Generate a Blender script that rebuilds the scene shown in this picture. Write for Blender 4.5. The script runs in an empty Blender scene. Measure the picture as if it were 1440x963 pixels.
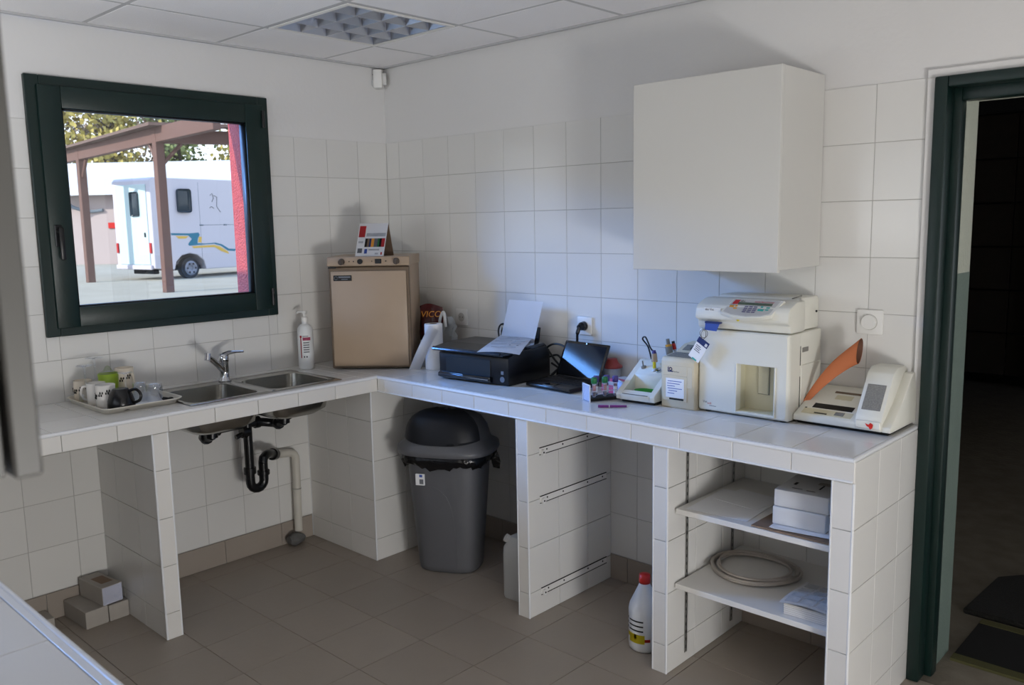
import bpy, bmesh, math, random
from mathutils import Matrix, Vector, Quaternion
random.seed(7)
PI = math.pi
S = bpy.context.scene
COL = S.collection

# ------------------------------------------------------------------ camera
cd = bpy.data.cameras.new('camera')
cam = bpy.data.objects.new('camera', cd); COL.objects.link(cam)
S.camera = cam
yaw, pitch, roll = 2.327, -0.139, -0.018
fwd = Vector((math.cos(yaw)*math.cos(pitch), math.sin(yaw)*math.cos(pitch), math.sin(pitch)))
r0 = Vector((math.sin(yaw), -math.cos(yaw), 0)); u0 = r0.cross(fwd)
rgt = math.cos(roll)*r0 + math.sin(roll)*u0
upv = -math.sin(roll)*r0 + math.cos(roll)*u0
R = Matrix((rgt, upv, -fwd)).transposed()
cam.matrix_world = Matrix.Translation((3.873, -3.104, 1.665)) @ R.to_4x4()
cd.sensor_width = 23.6; cd.lens = 1202.25/1440*23.6
cd.clip_start = 0.05; cd.clip_end = 300
cd.dof.use_dof = True; cd.dof.focus_distance = 3.9; cd.dof.aperture_fstop = 4.0

# ------------------------------------------------------------------ world, sun and added lamps
W = bpy.data.worlds.new('sky'); S.world = W; W.use_nodes = True
nt = W.node_tree; nt.nodes.clear()
wo = nt.nodes.new('ShaderNodeOutputWorld'); bg = nt.nodes.new('ShaderNodeBackground')
tc = nt.nodes.new('ShaderNodeTexCoord'); sx = nt.nodes.new('ShaderNodeSeparateXYZ'); rmp = nt.nodes.new('ShaderNodeValToRGB')
rmp.color_ramp.elements[0].position = 0.02; rmp.color_ramp.elements[0].color = (0.92, 0.96, 1, 1)
rmp.color_ramp.elements[1].position = 0.9; rmp.color_ramp.elements[1].color = (0.35, 0.58, 1, 1)
nt.links.new(tc.outputs['Generated'], sx.inputs[0]); nt.links.new(sx.outputs[2], rmp.inputs[0])
nt.links.new(rmp.outputs[0], bg.inputs[0]); bg.inputs[1].default_value = 2.1
nt.links.new(bg.outputs[0], wo.inputs[0])

def lamp(name, kind, loc, to, energy, color, size=None, size_y=None, spread=None):
    d = bpy.data.lights.new(name, kind); d.energy = energy; d.color = color
    o = bpy.data.objects.new(name, d); COL.objects.link(o); o.location = loc
    o.rotation_euler = (Vector(to)-Vector(loc)).to_track_quat('-Z', 'Y').to_euler()
    if size: d.shape = 'RECTANGLE'; d.size = size; d.size_y = size_y
    if spread: d.spread = spread
    return o
sun = lamp("sun", "SUN", (-10, -20, 20), (-10+0.13, -20+0.85, 20-0.52), 5.2, (1, 0.94, 0.84)); sun.data.angle = math.radians(0.6)
# added fill lamps: ceiling brightener at the back wall, low one for sunlit-floor bounce
lamp('ceiling_fill', 'AREA', (1.25, -3.20, 1.62), (1.25, -2.8, 2.62), 13.0, (0.97, 0.98, 1.0), 1.75, 0.9)
lamp('floor_bounce_fill', 'AREA', (5.66, -2.50, 0.30), (3.30, -2.95, 1.50), 88.0, (1.0, 0.985, 0.965), 0.9, 0.55)
# added unseen blue lamp, stronger than the sky, shining in through the left-wall window
lamp('added_sky_lamp', 'AREA', (-4.6, -4.6, 3.85), (0.0, -1.2, 1.70), 1750.0, (0.15, 0.40, 1.0), 3.6, 1.5)
po = lamp('window_portal', 'AREA', (-0.21, -1.3, 1.75), (1, -1.3, 1.75), 1, (1, 1, 1), 0.86, 0.86); po.data.cycles.is_portal = True

S.view_settings.view_transform = 'Standard'; S.view_settings.look = 'None'
S.view_settings.exposure = -0.03; S.view_settings.gamma = 1.0; S.view_settings.use_curve_mapping = False
try:
    S.cycles.use_denoising = True; S.cycles.max_bounces = 10; S.cycles.diffuse_bounces = 8
    S.cycles.glossy_bounces = 4; S.cycles.transmission_bounces = 8; S.cycles.transparent_max_bounces = 12
    S.cycles.caustics_reflective = False; S.cycles.caustics_refractive = False; S.cycles.sample_clamp_indirect = 4
except Exception: pass

# ------------------------------------------------------------------ materials
def srgb(h):
    h = h.lstrip('#'); c = [int(h[i:i+2], 16)/255 for i in (0, 2, 4)]
    return tuple(x/12.92 if x <= .04045 else ((x+.055)/1.055)**2.4 for x in c)+(1,)
def mat(name, color, rough=.5, metal=0, var=.05, nscale=8, bump=0, bscale=60, trans=0, alpha=1, ior=1.45, coat=0, emit=0, random_obj=0, spec=.5, second=None):
    m = bpy.data.materials.new(name); m.use_nodes = True; t = m.node_tree
    b = t.nodes['Principled BSDF']; c = srgb(color) if isinstance(color, str) else tuple(color)+(1,)
    L = t.links.new
    tcn = t.nodes.new('ShaderNodeTexCoord'); n = t.nodes.new('ShaderNodeTexNoise'); n.inputs['Scale'].default_value = nscale; n.inputs['Detail'].default_value = 4
    L(tcn.outputs['Object'], n.inputs['Vector'])
    mx = t.nodes.new('ShaderNodeMix'); mx.data_type = 'RGBA'
    c2 = srgb(second) if second else tuple(x*(1-2*var) for x in c[:3])+(1,)
    mx.inputs[6].default_value = c; mx.inputs[7].default_value = c2
    L(n.outputs['Fac'], mx.inputs[0])
    out = mx.outputs[2]
    if random_obj:
        oi = t.nodes.new('ShaderNodeObjectInfo'); mr = t.nodes.new('ShaderNodeMapRange'); mr.inputs[3].default_value = 1-random_obj; mr.inputs[4].default_value = 1
        L(oi.outputs['Random'], mr.inputs[0]); vm = t.nodes.new('ShaderNodeVectorMath'); vm.operation = 'SCALE'
        L(out, vm.inputs[0]); L(mr.outputs[0], vm.inputs['Scale']); out = vm.outputs[0]
    L(out, b.inputs['Base Color'])
    b.inputs['Roughness'].default_value = rough; b.inputs['Metallic'].default_value = metal
    b.inputs['IOR'].default_value = ior; b.inputs['Specular IOR Level'].default_value = spec
    if trans: b.inputs['Transmission Weight'].default_value = trans
    if alpha < 1: b.inputs['Alpha'].default_value = alpha
    if coat: b.inputs['Coat Weight'].default_value = coat; b.inputs['Coat Roughness'].default_value = .05
    if emit: b.inputs['Emission Color'].default_value = c; b.inputs['Emission Strength'].default_value = emit
    if bump:
        n2 = t.nodes.new('ShaderNodeTexNoise'); n2.inputs['Scale'].default_value = bscale; n2.inputs['Detail'].default_value = 3
        L(tcn.outputs['Object'], n2.inputs['Vector']); bp = t.nodes.new('ShaderNodeBump'); bp.inputs['Strength'].default_value = bump; bp.inputs['Distance'].default_value = .01
        L(n2.outputs['Fac'], bp.inputs['Height']); L(bp.outputs[0], b.inputs['Normal'])
    return m
def clear_mat(name, color=(1, 1, 1), rough=.02, alpha=.25, skin=True):
    # thin clear plastic or glass: mostly transparent with a glossy skin
    m = bpy.data.materials.new(name); m.use_nodes = True; t = m.node_tree; t.nodes.clear()
    o = t.nodes.new('ShaderNodeOutputMaterial'); mx = t.nodes.new('ShaderNodeMixShader'); tr = t.nodes.new('ShaderNodeBsdfTransparent'); g = t.nodes.new('ShaderNodeBsdfPrincipled')
    n = t.nodes.new('ShaderNodeTexNoise'); n.inputs['Scale'].default_value = 5
    mr = t.nodes.new('ShaderNodeMapRange'); mr.inputs[3].default_value = alpha*.8; mr.inputs[4].default_value = min(1, alpha*1.2)
    lw = t.nodes.new('ShaderNodeLayerWeight'); lw.inputs[0].default_value = .35
    ad = t.nodes.new('ShaderNodeMath'); ad.operation = 'ADD'; ad.use_clamp = True
    ml = t.nodes.new('ShaderNodeMath'); ml.operation = 'MULTIPLY'; ml.inputs[1].default_value = .45
    L = t.links.new
    L(n.outputs['Fac'], mr.inputs[0]); L(lw.outputs['Fresnel'], ml.inputs[0]); L(mr.outputs[0], ad.inputs[0]); L(ml.outputs[0], ad.inputs[1])
    if skin: g = t.nodes.new('ShaderNodeBsdfGlossy'); g.inputs['Color'].default_value = tuple(color)+(1,); g.inputs['Roughness'].default_value = rough
    else: g.inputs['Base Color'].default_value = tuple(color)+(1,); g.inputs['Roughness'].default_value = rough
    tr.inputs[0].default_value = tuple(.6+.4*x for x in color)+(1,)
    L(ad.outputs[0], mx.inputs[0]); L(tr.outputs[0], mx.inputs[1]); L(g.outputs[0], mx.inputs[2]); L(mx.outputs[0], o.inputs[0])
    return m
MT = dict(
 tile=mat("glazed_white_tile", "#d9d8d5", .16, var=.015, nscale=3, bump=.05, bscale=7, random_obj=.045),
 edge=mat('glazed_edge_tile', '#dad8d4', .25, var=.02, nscale=4, bump=.04, bscale=9, random_obj=.05),
 nose=mat('white_edging_profile', '#dfe1e4', .22, var=.02),
 grout=mat('grey_grout', '#b0aeaa', .9, var=.08, nscale=30),
 floor=mat('taupe_floor_tile', '#a1978c', .42, var=.07, nscale=5, bump=.08, bscale=40, random_obj=.07),
 fgrout=mat('brown_floor_grout', '#776d64', .9),
 skirt=mat('taupe_skirting_tile', '#9b9187', .4, var=.06, nscale=6, random_obj=.05),
 plaster=mat('white_painted_plaster', '#d8d7d6', .75, var=.025, nscale=2, bump=.1, bscale=50),
 ceil=mat('white_ceiling_panel', '#ebeaeb', .85, var=.03, nscale=3, bump=.15, bscale=150),
 tee=mat('ceiling_grid_metal', '#b9b9ba', .5),
 green=mat('dark_green_lacquer', '#0c2320', .38, var=.1, nscale=20, bump=.03),
 rubber=mat('black_rubber', '#0b0d10', .5),
 black=mat('black_plastic', '#111114', .35, var=.15, nscale=20),
 gloss=mat('glossy_black_plastic', '#0a0b0e', .08, coat=.6),
 screen=mat('glossy_laptop_screen', '#14171d', .06, spec=.22),
 keys=mat('black_keys', '#1b1b1f', .5),
 steel=mat('brushed_stainless_steel', '#b4b2ac', .22, metal=1, var=.08, nscale=30, bump=.02),
 chrome=mat('chrome', '#c8cace', .07, metal=1, var=.02),
 dalu=mat('sheen_strip_metal', '#4b5563', .12, metal=.8), alu=mat('anodised_aluminium', '#b5b5b3', .35, metal=1, var=.05),
 white=mat('white_plastic', '#dfdedb', .35, var=.02),
 lacq=mat('white_lacquered_board', '#c6c5c1', .3, var=.015, nscale=2),
 board=mat('white_melamine_board', '#dcdad6', .45, var=.03),
 greyboard=mat('pale_grey_board', '#b9b7b2', .45, var=.03), fgc=mat('shade_darkened_board', '#42413e', .45, var=.03),  # fgc darkened to stand in for shade on the near cabinet; greyboard plain grey
 cream=mat('cream_plastic', '#d8d3c2', .45, var=.05, nscale=5),
 beige=mat('beige_plastic', '#cfc5ad', .5, var=.09, nscale=6),
 ivory=mat('ivory_plastic', '#dad9cf', .42, var=.04, nscale=4),
 ivory2=mat('yellowed_ivory_plastic', '#cfc9ad', .5, var=.1, nscale=6),
 tan=mat('tan_enamel', '#a8937d', .38, var=.09, nscale=5),
 brown=mat('brown_gasket', '#6b5a48', .5),
 brownk=mat('brown_knob_plastic', '#4b4038', .5),
 bin=mat('grey_bin_plastic', '#5d5e62', .42, var=.05, bump=.05, bscale=200),
 bind=mat('charcoal_bin_plastic', '#2e3036', .4, var=.06, bump=.05, bscale=200),
 bag=mat('black_bin_liner', '#0c0c0f', .22, bump=.6, bscale=35),
 paper=mat('white_paper', '#e6e7ea', .8, var=.02),
 paperb=mat('grey_printed_paper', '#c9ccd2', .8, var=.25, nscale=60),
 carton=mat('white_carton', '#d3d2d0', .6, var=.05),
 cartong=mat('grey_carton', '#a9a39b', .6, var=.12, nscale=12),
 kraft=mat('brown_cardboard', '#86705d', .8, var=.12, nscale=14),
 orange=mat('orange_cardboard', '#b5683f', .7, var=.08),
 orangei=mat('brown_cardboard_inside', '#5d3c2c', .8),
 red=mat('red_plastic', '#c3241d', .35), redp=mat('red_print', '#b3262a', .6), dred=mat('dull_red_plastic', '#9a3b34', .4, var=.06),
 yellow=mat('yellow_print', '#d9c624', .5), amber=mat('amber_keys', '#d99a34', .5), teal=mat('teal_keys', '#2f9f93', .5),
 violet=mat('violet_keys', '#5f5877', .5), lcd=mat('green_grey_lcd', '#55604f', .2), navy=mat('navy_print', '#1d2c63', .5), blue=mat('blue_print', '#3552a4', .4),
 greenp=mat('green_plastic', '#2f9a3a', .4, var=.15), lime=mat('lime_plastic', '#a4c42c', .3, trans=.25, var=.1), dgreen=mat('green_tube_cap', '#1f6b3a', .45), purple=mat('purple_pen_plastic', '#7d2c86', .3),
 violetcap=mat('violet_tube_cap', '#4c3f80', .45), blood=mat('dark_blood', '#5a1410', .3), serum=mat('orange_serum', '#c4512a', .3),
 mug=mat('cream_glazed_ceramic', '#d8cdbb', .2, var=.06), mugw=mat('white_glazed_ceramic', '#dad7d2', .18), mugb=mat('black_glazed_ceramic', '#0a0a0c', .25, var=.1), ink=mat('black_print', '#151515', .6), greyink=mat('grey_print', '#6c6f76', .7),
 tray=mat('cream_tray_plastic', '#cfcabf', .35, var=.04), mat_tray=mat('white_tray_liner', '#dfe3ea', .6),
 pipe=mat('black_pipe_plastic', '#0e0e10', .3, var=.1), wpipe=mat('white_pipe_plastic', '#c9c5bb', .35, var=.05), mortar=mat('grey_mortar', '#6d6c6a', .95, var=.3, nscale=25, bump=.6),
 tube=mat('milky_tubing', '#c8beb4', .3, trans=.3, var=.08), milk=mat('milky_white_plastic', '#d9dbdc', .38, var=.03), milkg=mat('milky_canister_plastic', '#c6c8c8', .4, var=.04),
 foil=mat('maroon_foil', '#5a1717', .25, bump=.5, bscale=30, second='#2a0d12'), foily=mat('amber_print', '#d98a1e', .4),
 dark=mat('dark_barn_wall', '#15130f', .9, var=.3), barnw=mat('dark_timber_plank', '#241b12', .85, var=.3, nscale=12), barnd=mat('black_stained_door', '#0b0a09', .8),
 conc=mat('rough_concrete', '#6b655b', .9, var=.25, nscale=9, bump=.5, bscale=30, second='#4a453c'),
 mat1=mat('coarse_black_doormat', '#1d1c19', .95, var=.3, nscale=80, bump=1, bscale=160), mat2=mat('black_rubber_mat', '#0f0f10', .8), matb=mat('olive_mat_border', '#4c4a2a', .9),
 jamb=mat('pale_grey_render', '#b4b8ab', .85, bump=.3, bscale=60), jamblow=mat('grey_green_paint', '#67766e', .7, bump=.2, bscale=60),
 crepi=mat('red_roughcast_render', '#bd4a38', .95, var=.2, nscale=40, bump=1, bscale=90, second='#8f3532'),
 ground=mat('pale_gravel_ground', '#a8a49a', .95, var=.2, nscale=.7, bump=.3, bscale=3, second='#8f8c80'),
 bwall=mat('cream_render', '#b3a5a3', .9, var=.05, nscale=.5), roof=mat('pale_fibre_cement_roof', '#c9cccf', .6, var=.06, nscale=.5), fascia=mat('blue_grey_fascia', '#6f8794', .7), gutter=mat('grey_gutter', '#6d7883', .5),
 truck=mat('white_truck_panel', '#c6c2cb', .35, var=.02, nscale=.5), truckd=mat('pale_truck_door', '#bed5d9', .4, var=.02), tyre=mat('dark_tyre_rubber', '#20222a', .8), rim=mat('grey_wheel_disc', '#7d8392', .4, metal=.4), tglass=mat('smoked_truck_window', '#22323e', .15), tteal=mat('teal_stripe', '#16708a', .4), tyel=mat('yellow_stripe', '#d9b045', .4),
 rust=mat('brown_painted_steel', '#6e5048', .7, var=.15, nscale=4), deck=mat('brown_roof_deck', '#6b5750', .8), trunk=mat('grey_bark', '#5b4f45', .9, var=.2, nscale=4),
 leafy=mat('yellow_autumn_leaves', '#cdbd6a', .8, var=.3, nscale=.6), leafg=mat('olive_green_leaves', '#98a468', .8, var=.3, nscale=.6), leafb=mat('brown_autumn_leaves', '#a8957f', .8, var=.3, nscale=.6),
 louvre=mat('satin_aluminium_louvre', '#c4c7cf', .28, metal=1, var=.04), lbox=mat('white_fixture_housing', '#8f939b', .6),
 pink=mat('pink_label', '#cc5a7c', .5, var=.1), knobgrey=mat('grey_plastic', '#7c7a75', .45), skin=mat('probe_beige', '#b39a80', .5), slotd=mat('dark_slot', '#14130f', .7), greyp=mat('grey_speckled_pad', '#96938a', .7, var=.35, nscale=220),
)
MT['glass'] = clear_mat('clear_window_glass', (.93, .97, 1), .01, .02)
MT['drink'] = clear_mat('clear_drinking_glass', (.95, .97, 1), .03, .05)
MT['acryl'] = clear_mat('clear_acrylic', (.85, .88, 1), .03, .22, False)
MT['frost'] = clear_mat('frosted_clear_plastic', (.75, .75, .78), .25, .55, False)

# ------------------------------------------------------------------ mesh builder
class M:
    def __init__(s): s.bm = bmesh.new()
    def _bev(s, vs, w, seg=1):
        if w <= 0: return
        es = {e for v in vs for e in v.link_edges}
        bmesh.ops.bevel(s.bm, geom=list(es), offset=w, segments=seg, affect='EDGES', profile=.5)
    def box(s, a, b, bev=0, seg=1, m=None):
        x0, y0, z0 = a; x1, y1, z1 = b
        v = [s.bm.verts.new((x, y, z)) for z in (z0, z1) for x, y in ((x0, y0), (x1, y0), (x1, y1), (x0, y1))]
        for f in ((3, 2, 1, 0), (4, 5, 6, 7), (0, 1, 5, 4), (1, 2, 6, 5), (2, 3, 7, 6), (3, 0, 4, 7)):
            s.bm.faces.new([v[i] for i in f])
        if m is not None: bmesh.ops.transform(s.bm, matrix=m, verts=v)
        s._bev(v, bev, seg); return s
    def prism(s, pts, axis, a, b, bev=0, seg=1):
        def P(p, t):
            return {'x': (t, p[0], p[1]), 'y': (p[0], t, p[1]), 'z': (p[0], p[1], t)}[axis]
        lo = [s.bm.verts.new(P(p, a)) for p in pts]; hi = [s.bm.verts.new(P(p, b)) for p in pts]
        n = len(pts)
        fs = [s.bm.faces.new(lo[::-1]), s.bm.faces.new(hi)]
        for i in range(n): fs.append(s.bm.faces.new((lo[i], lo[(i+1) % n], hi[(i+1) % n], hi[i])))
        bmesh.ops.recalc_face_normals(s.bm, faces=fs)
        s._bev(lo+hi, bev, seg); return s
    def loft(s, rings, cap0=True, cap1=True, closed=True):
        R = [[s.bm.verts.new(p) for p in r] for r in rings]; n = len(rings[0]); fs = []
        for a, b in zip(R, R[1:]):
            for i in range(n if closed else n-1):
                j = (i+1) % n
                fs.append(s.bm.faces.new((a[i], a[j], b[j], b[i])))
        if cap0: fs.append(s.bm.faces.new(R[0][::-1]))
        if cap1: fs.append(s.bm.faces.new(R[-1]))
        if closed and (cap0 or cap1): bmesh.ops.recalc_face_normals(s.bm, faces=fs)
        return s
    def cyl(s, p0, p1, r0, r1=None, seg=20, cap=True):
        r1 = r0 if r1 is None else r1
        p0, p1 = Vector(p0), Vector(p1); q = (p1-p0).to_track_quat('Z', 'Y')
        def ring(c, r): return [c+q @ Vector((r*math.cos(2*PI*i/seg), r*math.sin(2*PI*i/seg), 0)) for i in range(seg)]
        return s.loft([ring(p0, r0), ring(p1, r1)], cap, cap)
    def lathe(s, c, prof, seg=24, cap0=False, cap1=False, sx=1, sy=1):
        rings = [[(c[0]+sx*r*math.cos(2*PI*i/seg), c[1]+sy*r*math.sin(2*PI*i/seg), c[2]+z) for i in range(seg)] for r, z in prof]
        return s.loft(rings, cap0, cap1)
    def tube(s, pts, r, seg=8, closed=False, cap=True):
        P = [Vector(p) for p in pts]; n = len(P); rings = []; q = None
        rr = r if isinstance(r, (list, tuple)) else [r]*n
        for i in range(n):
            if closed: t = P[(i+1) % n]-P[i-1]
            else: t = (P[min(i+1, n-1)]-P[max(i-1, 0)])
            t.normalize()
            if q is None: q = t.to_track_quat('Z', 'Y')
            else: q = (q @ Vector((0, 0, 1))).rotation_difference(t) @ q
            rings.append([P[i]+q @ Vector((rr[i]*math.cos(2*PI*k/seg), rr[i]*math.sin(2*PI*k/seg), 0)) for k in range(seg)])
        if closed: rings.append(rings[0])
        s.loft(rings, cap and not closed, cap and not closed)
        if closed: bmesh.ops.remove_doubles(s.bm, verts=s.bm.verts[:], dist=1e-6)
        return s
    def quad(s, *p): s.bm.faces.new([s.bm.verts.new(q) for q in p]); return s
    def sheet(s, fn, nu, nv, th=0.0006):
        g = [[s.bm.verts.new(fn(i/nu, j/nv)) for j in range(nv+1)] for i in range(nu+1)]
        fs = [s.bm.faces.new((g[i][j], g[i+1][j], g[i+1][j+1], g[i][j+1])) for i in range(nu) for j in range(nv)]
        if th: bmesh.ops.solidify(s.bm, geom=fs, thickness=th)
        return s
    def sphere(s, c, r, sc=(1, 1, 1), sub=2):
        bmesh.ops.create_icosphere(s.bm, subdivisions=sub, radius=r, matrix=Matrix.Translation(c) @ Matrix.Diagonal((*sc, 1))); return s
    def obj(s, name, material, parent=None, world=False, smooth=35, kind=None, label=None):
        me = bpy.data.meshes.new(name)
        if world and parent is not None: bmesh.ops.transform(s.bm, matrix=parent.matrix_basis.inverted(), verts=s.bm.verts)
        if smooth:
            a = math.radians(smooth)
            for f in s.bm.faces: f.smooth = True
            for e in s.bm.edges:
                if len(e.link_faces) != 2 or e.calc_face_angle(0) > a: e.smooth = False
        s.bm.to_mesh(me); s.bm.free(); me.materials.append(MT[material] if isinstance(material, str) else material)
        o = bpy.data.objects.new(name, me); COL.objects.link(o)
        if parent is not None: o.parent = parent
        if kind: o['kind'] = kind
        if label: o['label'] = label
        return o
def B(name, material, parent, a, b, bev=.001, seg=1, world=True, **k): return M().box(a, b, bev, seg).obj(name, material, parent, world, **k)
def thing(name, label, cat, loc=(0, 0, 0), rz=0, group=None):
    o = bpy.data.objects.new(name, None); COL.objects.link(o); o.empty_display_size = .1
    o.matrix_basis = Matrix.Translation(loc) @ Matrix.Rotation(rz, 4, 'Z')
    o['label'] = label; o['category'] = cat
    if group: o['group'] = group
    return o
def tag(o, label, cat, group=None):
    o['label'] = label; o['category'] = cat
    if group: o['group'] = group
    return o
def text(name, body, size, loc, rot, material, parent, ext=.0003, sx=1, shear=0, align='LEFT', label=None):
    c = bpy.data.curves.new(name, 'FONT'); c.body = body; c.size = size; c.extrude = ext; c.align_x = align; c.shear = shear
    c.materials.append(MT[material]); c.resolution_u = 3
    tmp = bpy.data.objects.new('tmp', c); COL.objects.link(tmp); bpy.context.view_layer.update()
    me = bpy.data.meshes.new_from_object(tmp.evaluated_get(bpy.context.evaluated_depsgraph_get())); bpy.data.objects.remove(tmp)
    me.materials.clear(); me.materials.append(MT[material])
    o = bpy.data.objects.new(name, me); COL.objects.link(o); o.parent = parent
    o.location = loc; o.rotation_euler = rot; o.scale = (sx, 1, 1)
    if label: o['label'] = label
    return o
def rrect(x0, x1, y0, y1, z, r, n=5):
    pts = []
    for cx, cy, a0 in ((x1-r, y1-r, 0), (x0+r, y1-r, 90), (x0+r, y0+r, 180), (x1-r, y0+r, 270)):
        for k in range(n+1):
            a = math.radians(a0+90*k/n); pts.append((cx+r*math.cos(a), cy+r*math.sin(a), z))
    return pts
TM = {}
def tile(parent, o, u, v, w, h, material, th=.006, name='tile'):
    """one bevelled tile: o = corner of its cell, u/v = unit axes of the face, w x h = cell size (half the joint is left on each side)"""
    j = .0011; key = (round(w, 4), round(h, 4), material, th, name)
    if key not in TM:
        m = M(); c = .0009
        x0, x1, y0, y1 = j, w-j, j, h-j
        m.loft([[(x0, y0, -th), (x1, y0, -th), (x1, y1, -th), (x0, y1, -th)], [(x0, y0, -c), (x1, y0, -c), (x1, y1, -c), (x0, y1, -c)],
                [(x0+c, y0+c, 0), (x1-c, y0+c, 0), (x1-c, y1-c, 0), (x0+c, y1-c, 0)]], True, True)
        bmesh.ops.recalc_face_normals(m.bm, faces=m.bm.faces[:])
        me = bpy.data.meshes.new(name); m.bm.to_mesh(me); m.bm.free(); me.materials.append(MT[material]); TM[key] = me
    ob = bpy.data.objects.new(name, TM[key]); COL.objects.link(ob); ob.parent = parent
    u, v = Vector(u), Vector(v); n = u.cross(v)
    mt = Matrix((u, v, n)).transposed().to_4x4(); mt.translation = Vector(o)
    ob.matrix_basis = (parent.matrix_basis.inverted() @ mt) if parent.type == 'EMPTY' else mt
    return ob
def cuts(a, b, lines):
    c = sorted([a]+[l for l in lines if a+.012 < l < b-.012]+[b]); return list(zip(c, c[1:]))
def tiles(parent, org, u, v, us, vs, material, holes=(), th=.006, name='tile'):
    """grid of tiles on the plane org + a*u + b*v; us/vs = lists of (a0,a1) intervals; holes = rectangles (a0,a1,b0,b1) left free"""
    org, u, v = Vector(org), Vector(u), Vector(v)
    for a0, a1 in us:
        for b0, b1 in vs:
            rect = [(a0, a1, b0, b1)]
            for h in holes:
                new = []
                for r in rect:
                    if r[1] <= h[0] or r[0] >= h[1] or r[3] <= h[2] or r[2] >= h[3]: new.append(r); continue
                    if r[0] < h[0]: new.append((r[0], h[0], r[2], r[3]))
                    if r[1] > h[1]: new.append((h[1], r[1], r[2], r[3]))
                    m0, m1 = max(r[0], h[0]), min(r[1], h[1])
                    if r[2] < h[2]: new.append((m0, m1, r[2], h[2]))
                    if r[3] > h[3]: new.append((m0, m1, h[3], r[3]))
                rect = new
            for r in rect:
                if r[1]-r[0] > .012 and r[3]-r[2] > .012:
                    tile(parent, org+u*r[0]+v*r[2], u, v, r[1]-r[0], r[3]-r[2], material, th, name)
def arc(c, r, a0, a1, n, plane='xz', dz=0):
    out = []
    for k in range(n+1):
        a = math.radians(a0+(a1-a0)*k/n); p, q = r*math.cos(a), r*math.sin(a)
        out.append({'xz': (c[0]+p, c[1], c[2]+q), 'yz': (c[0], c[1]+p, c[2]+q), 'xy': (c[0]+p, c[1]+q, c[2])}[plane])
    return out
def smoothpath(pts, n=6):
    P = [Vector(p) for p in pts]; out = []
    for i in range(len(P)-1):
        p0, p1, p2, p3 = P[max(i-1, 0)], P[i], P[i+1], P[min(i+2, len(P)-1)]
        for k in range(n):
            t = k/n
            out.append(.5*((2*p1)+(-p0+p2)*t+(2*p0-5*p1+4*p2-p3)*t*t+(-p0+3*p1-3*p2+p3)*t**3))
    out.append(P[-1]); return out

# ================================================================== ROOM SHELL
XR, YB, ZC = 5.75, -3.26, 2.526         # right wall, back wall, ceiling height
ZT, ZK = 2.12, .12                      # top of wall tiles, top of skirting
DX0, DX1, DZ = 2.905, 3.86, 2.115       # doorway
def struct(o): o['kind'] = 'structure'; return o
# floor
fl = struct(B('floor', 'fgrout', None, (0, YB, -.12), (XR, 0, -.0025), 0))
fxs = cuts(0, XR, [.739+.306*i for i in range(-4, 18)]); fys = cuts(YB, 0, [-1.306+.306*i for i in range(-8, 6)])
tiles(fl, (0, 0, 0), (1, 0, 0), (0, 1, 0), fxs, fys, 'floor', th=.008)
# walls (plaster body + tiled band)
WY = [-1.852, -.752, 1.222, 2.297]      # window opening outer frame y0,y1,z0,z1
w = M()
OY0, OY1, OZ0, OZ1 = -1.80, -.82, 1.27, 2.24
w.box((-.20, YB-.2, -.12), (-.004, OY0, ZC+.2)).box((-.20, OY1, -.12), (-.004, .3, ZC+.2)).box((-.20, OY0, -.12), (-.004, OY1, OZ0)).box((-.20, OY0, OZ1), (-.004, OY1, ZC+.2))
wl = struct(w.obj('wall_left', 'plaster', None, smooth=0))
g = M(); g.box((-.0045, YB, .0), (-.0015, WY[0]+.02, ZT-.002)).box((-.0045, WY[1]-.02, 0), (-.0015, 0, ZT-.002)).box((-.0045, WY[0]+.02, 0), (-.0015, WY[1]-.02, WY[2]+.02)).obj('grout', 'grout', wl, smooth=0)
ys = cuts(0, -YB, [.2*i for i in range(1, 17)]); zs = cuts(ZK, ZT, [ZT-.2*i for i in range(1, 10)])
# on this wall u runs along -y -> use u = +y with negative numbers so that the normal is +x
yw = [(-b, -a) for a, b in ys]
tiles(wl, (0, 0, 0), (0, 1, 0), (0, 0, 1), yw, zs, 'tile', holes=[(WY[0]-.001, WY[1]+.001, WY[2]-.001, WY[3])])
w = M(); w.box((-.2, .004, -.12), (DX0-.02, .28, ZC+.2)).box((DX1+.02, .004, -.12), (XR+.2, .28, ZC+.2)).box((DX0-.02, .004, DZ+.02), (DX1+.02, .28, ZC+.2))
wr = struct(w.obj('wall_right', 'plaster', None, smooth=0))
M().box((0, .0015, 0), (DX0-.02, .0045, ZT-.002)).obj('grout', 'grout', wr, smooth=0)
xs = cuts(0, DX0-.03, [.108+.2*i for i in range(0, 14)])
tiles(wr, (0, 0, 0), (1, 0, 0), (0, 0, 1), xs, zs, 'tile', holes=[(DX0-.03, 3, 0, 3)])
# unseen back and far walls, opened for the added window and glazed door
w = M(); w.box((-.2, YB-.2, -.12), (.3, YB, ZC+.2)).box((2.2, YB-.2, -.12), (XR+.2, YB, ZC+.2)).box((.3, YB-.2, -.12), (2.2, YB, 1.0)).box((.3, YB-.2, 2.25), (2.2, YB, ZC+.2))
wb = struct(w.obj('wall_back', 'plaster', None, smooth=0))
wf = M(); wf.box((XR, YB-.2, -.12), (XR+.2, -3.0, ZC+.2)).box((XR, -2.0, -.12), (XR+.2, .3, ZC+.2)).box((XR, -3.0, 2.1), (XR+.2, -2.0, ZC+.2))
struct(wf.obj('wall_far', 'plaster', None, smooth=0))
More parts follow.
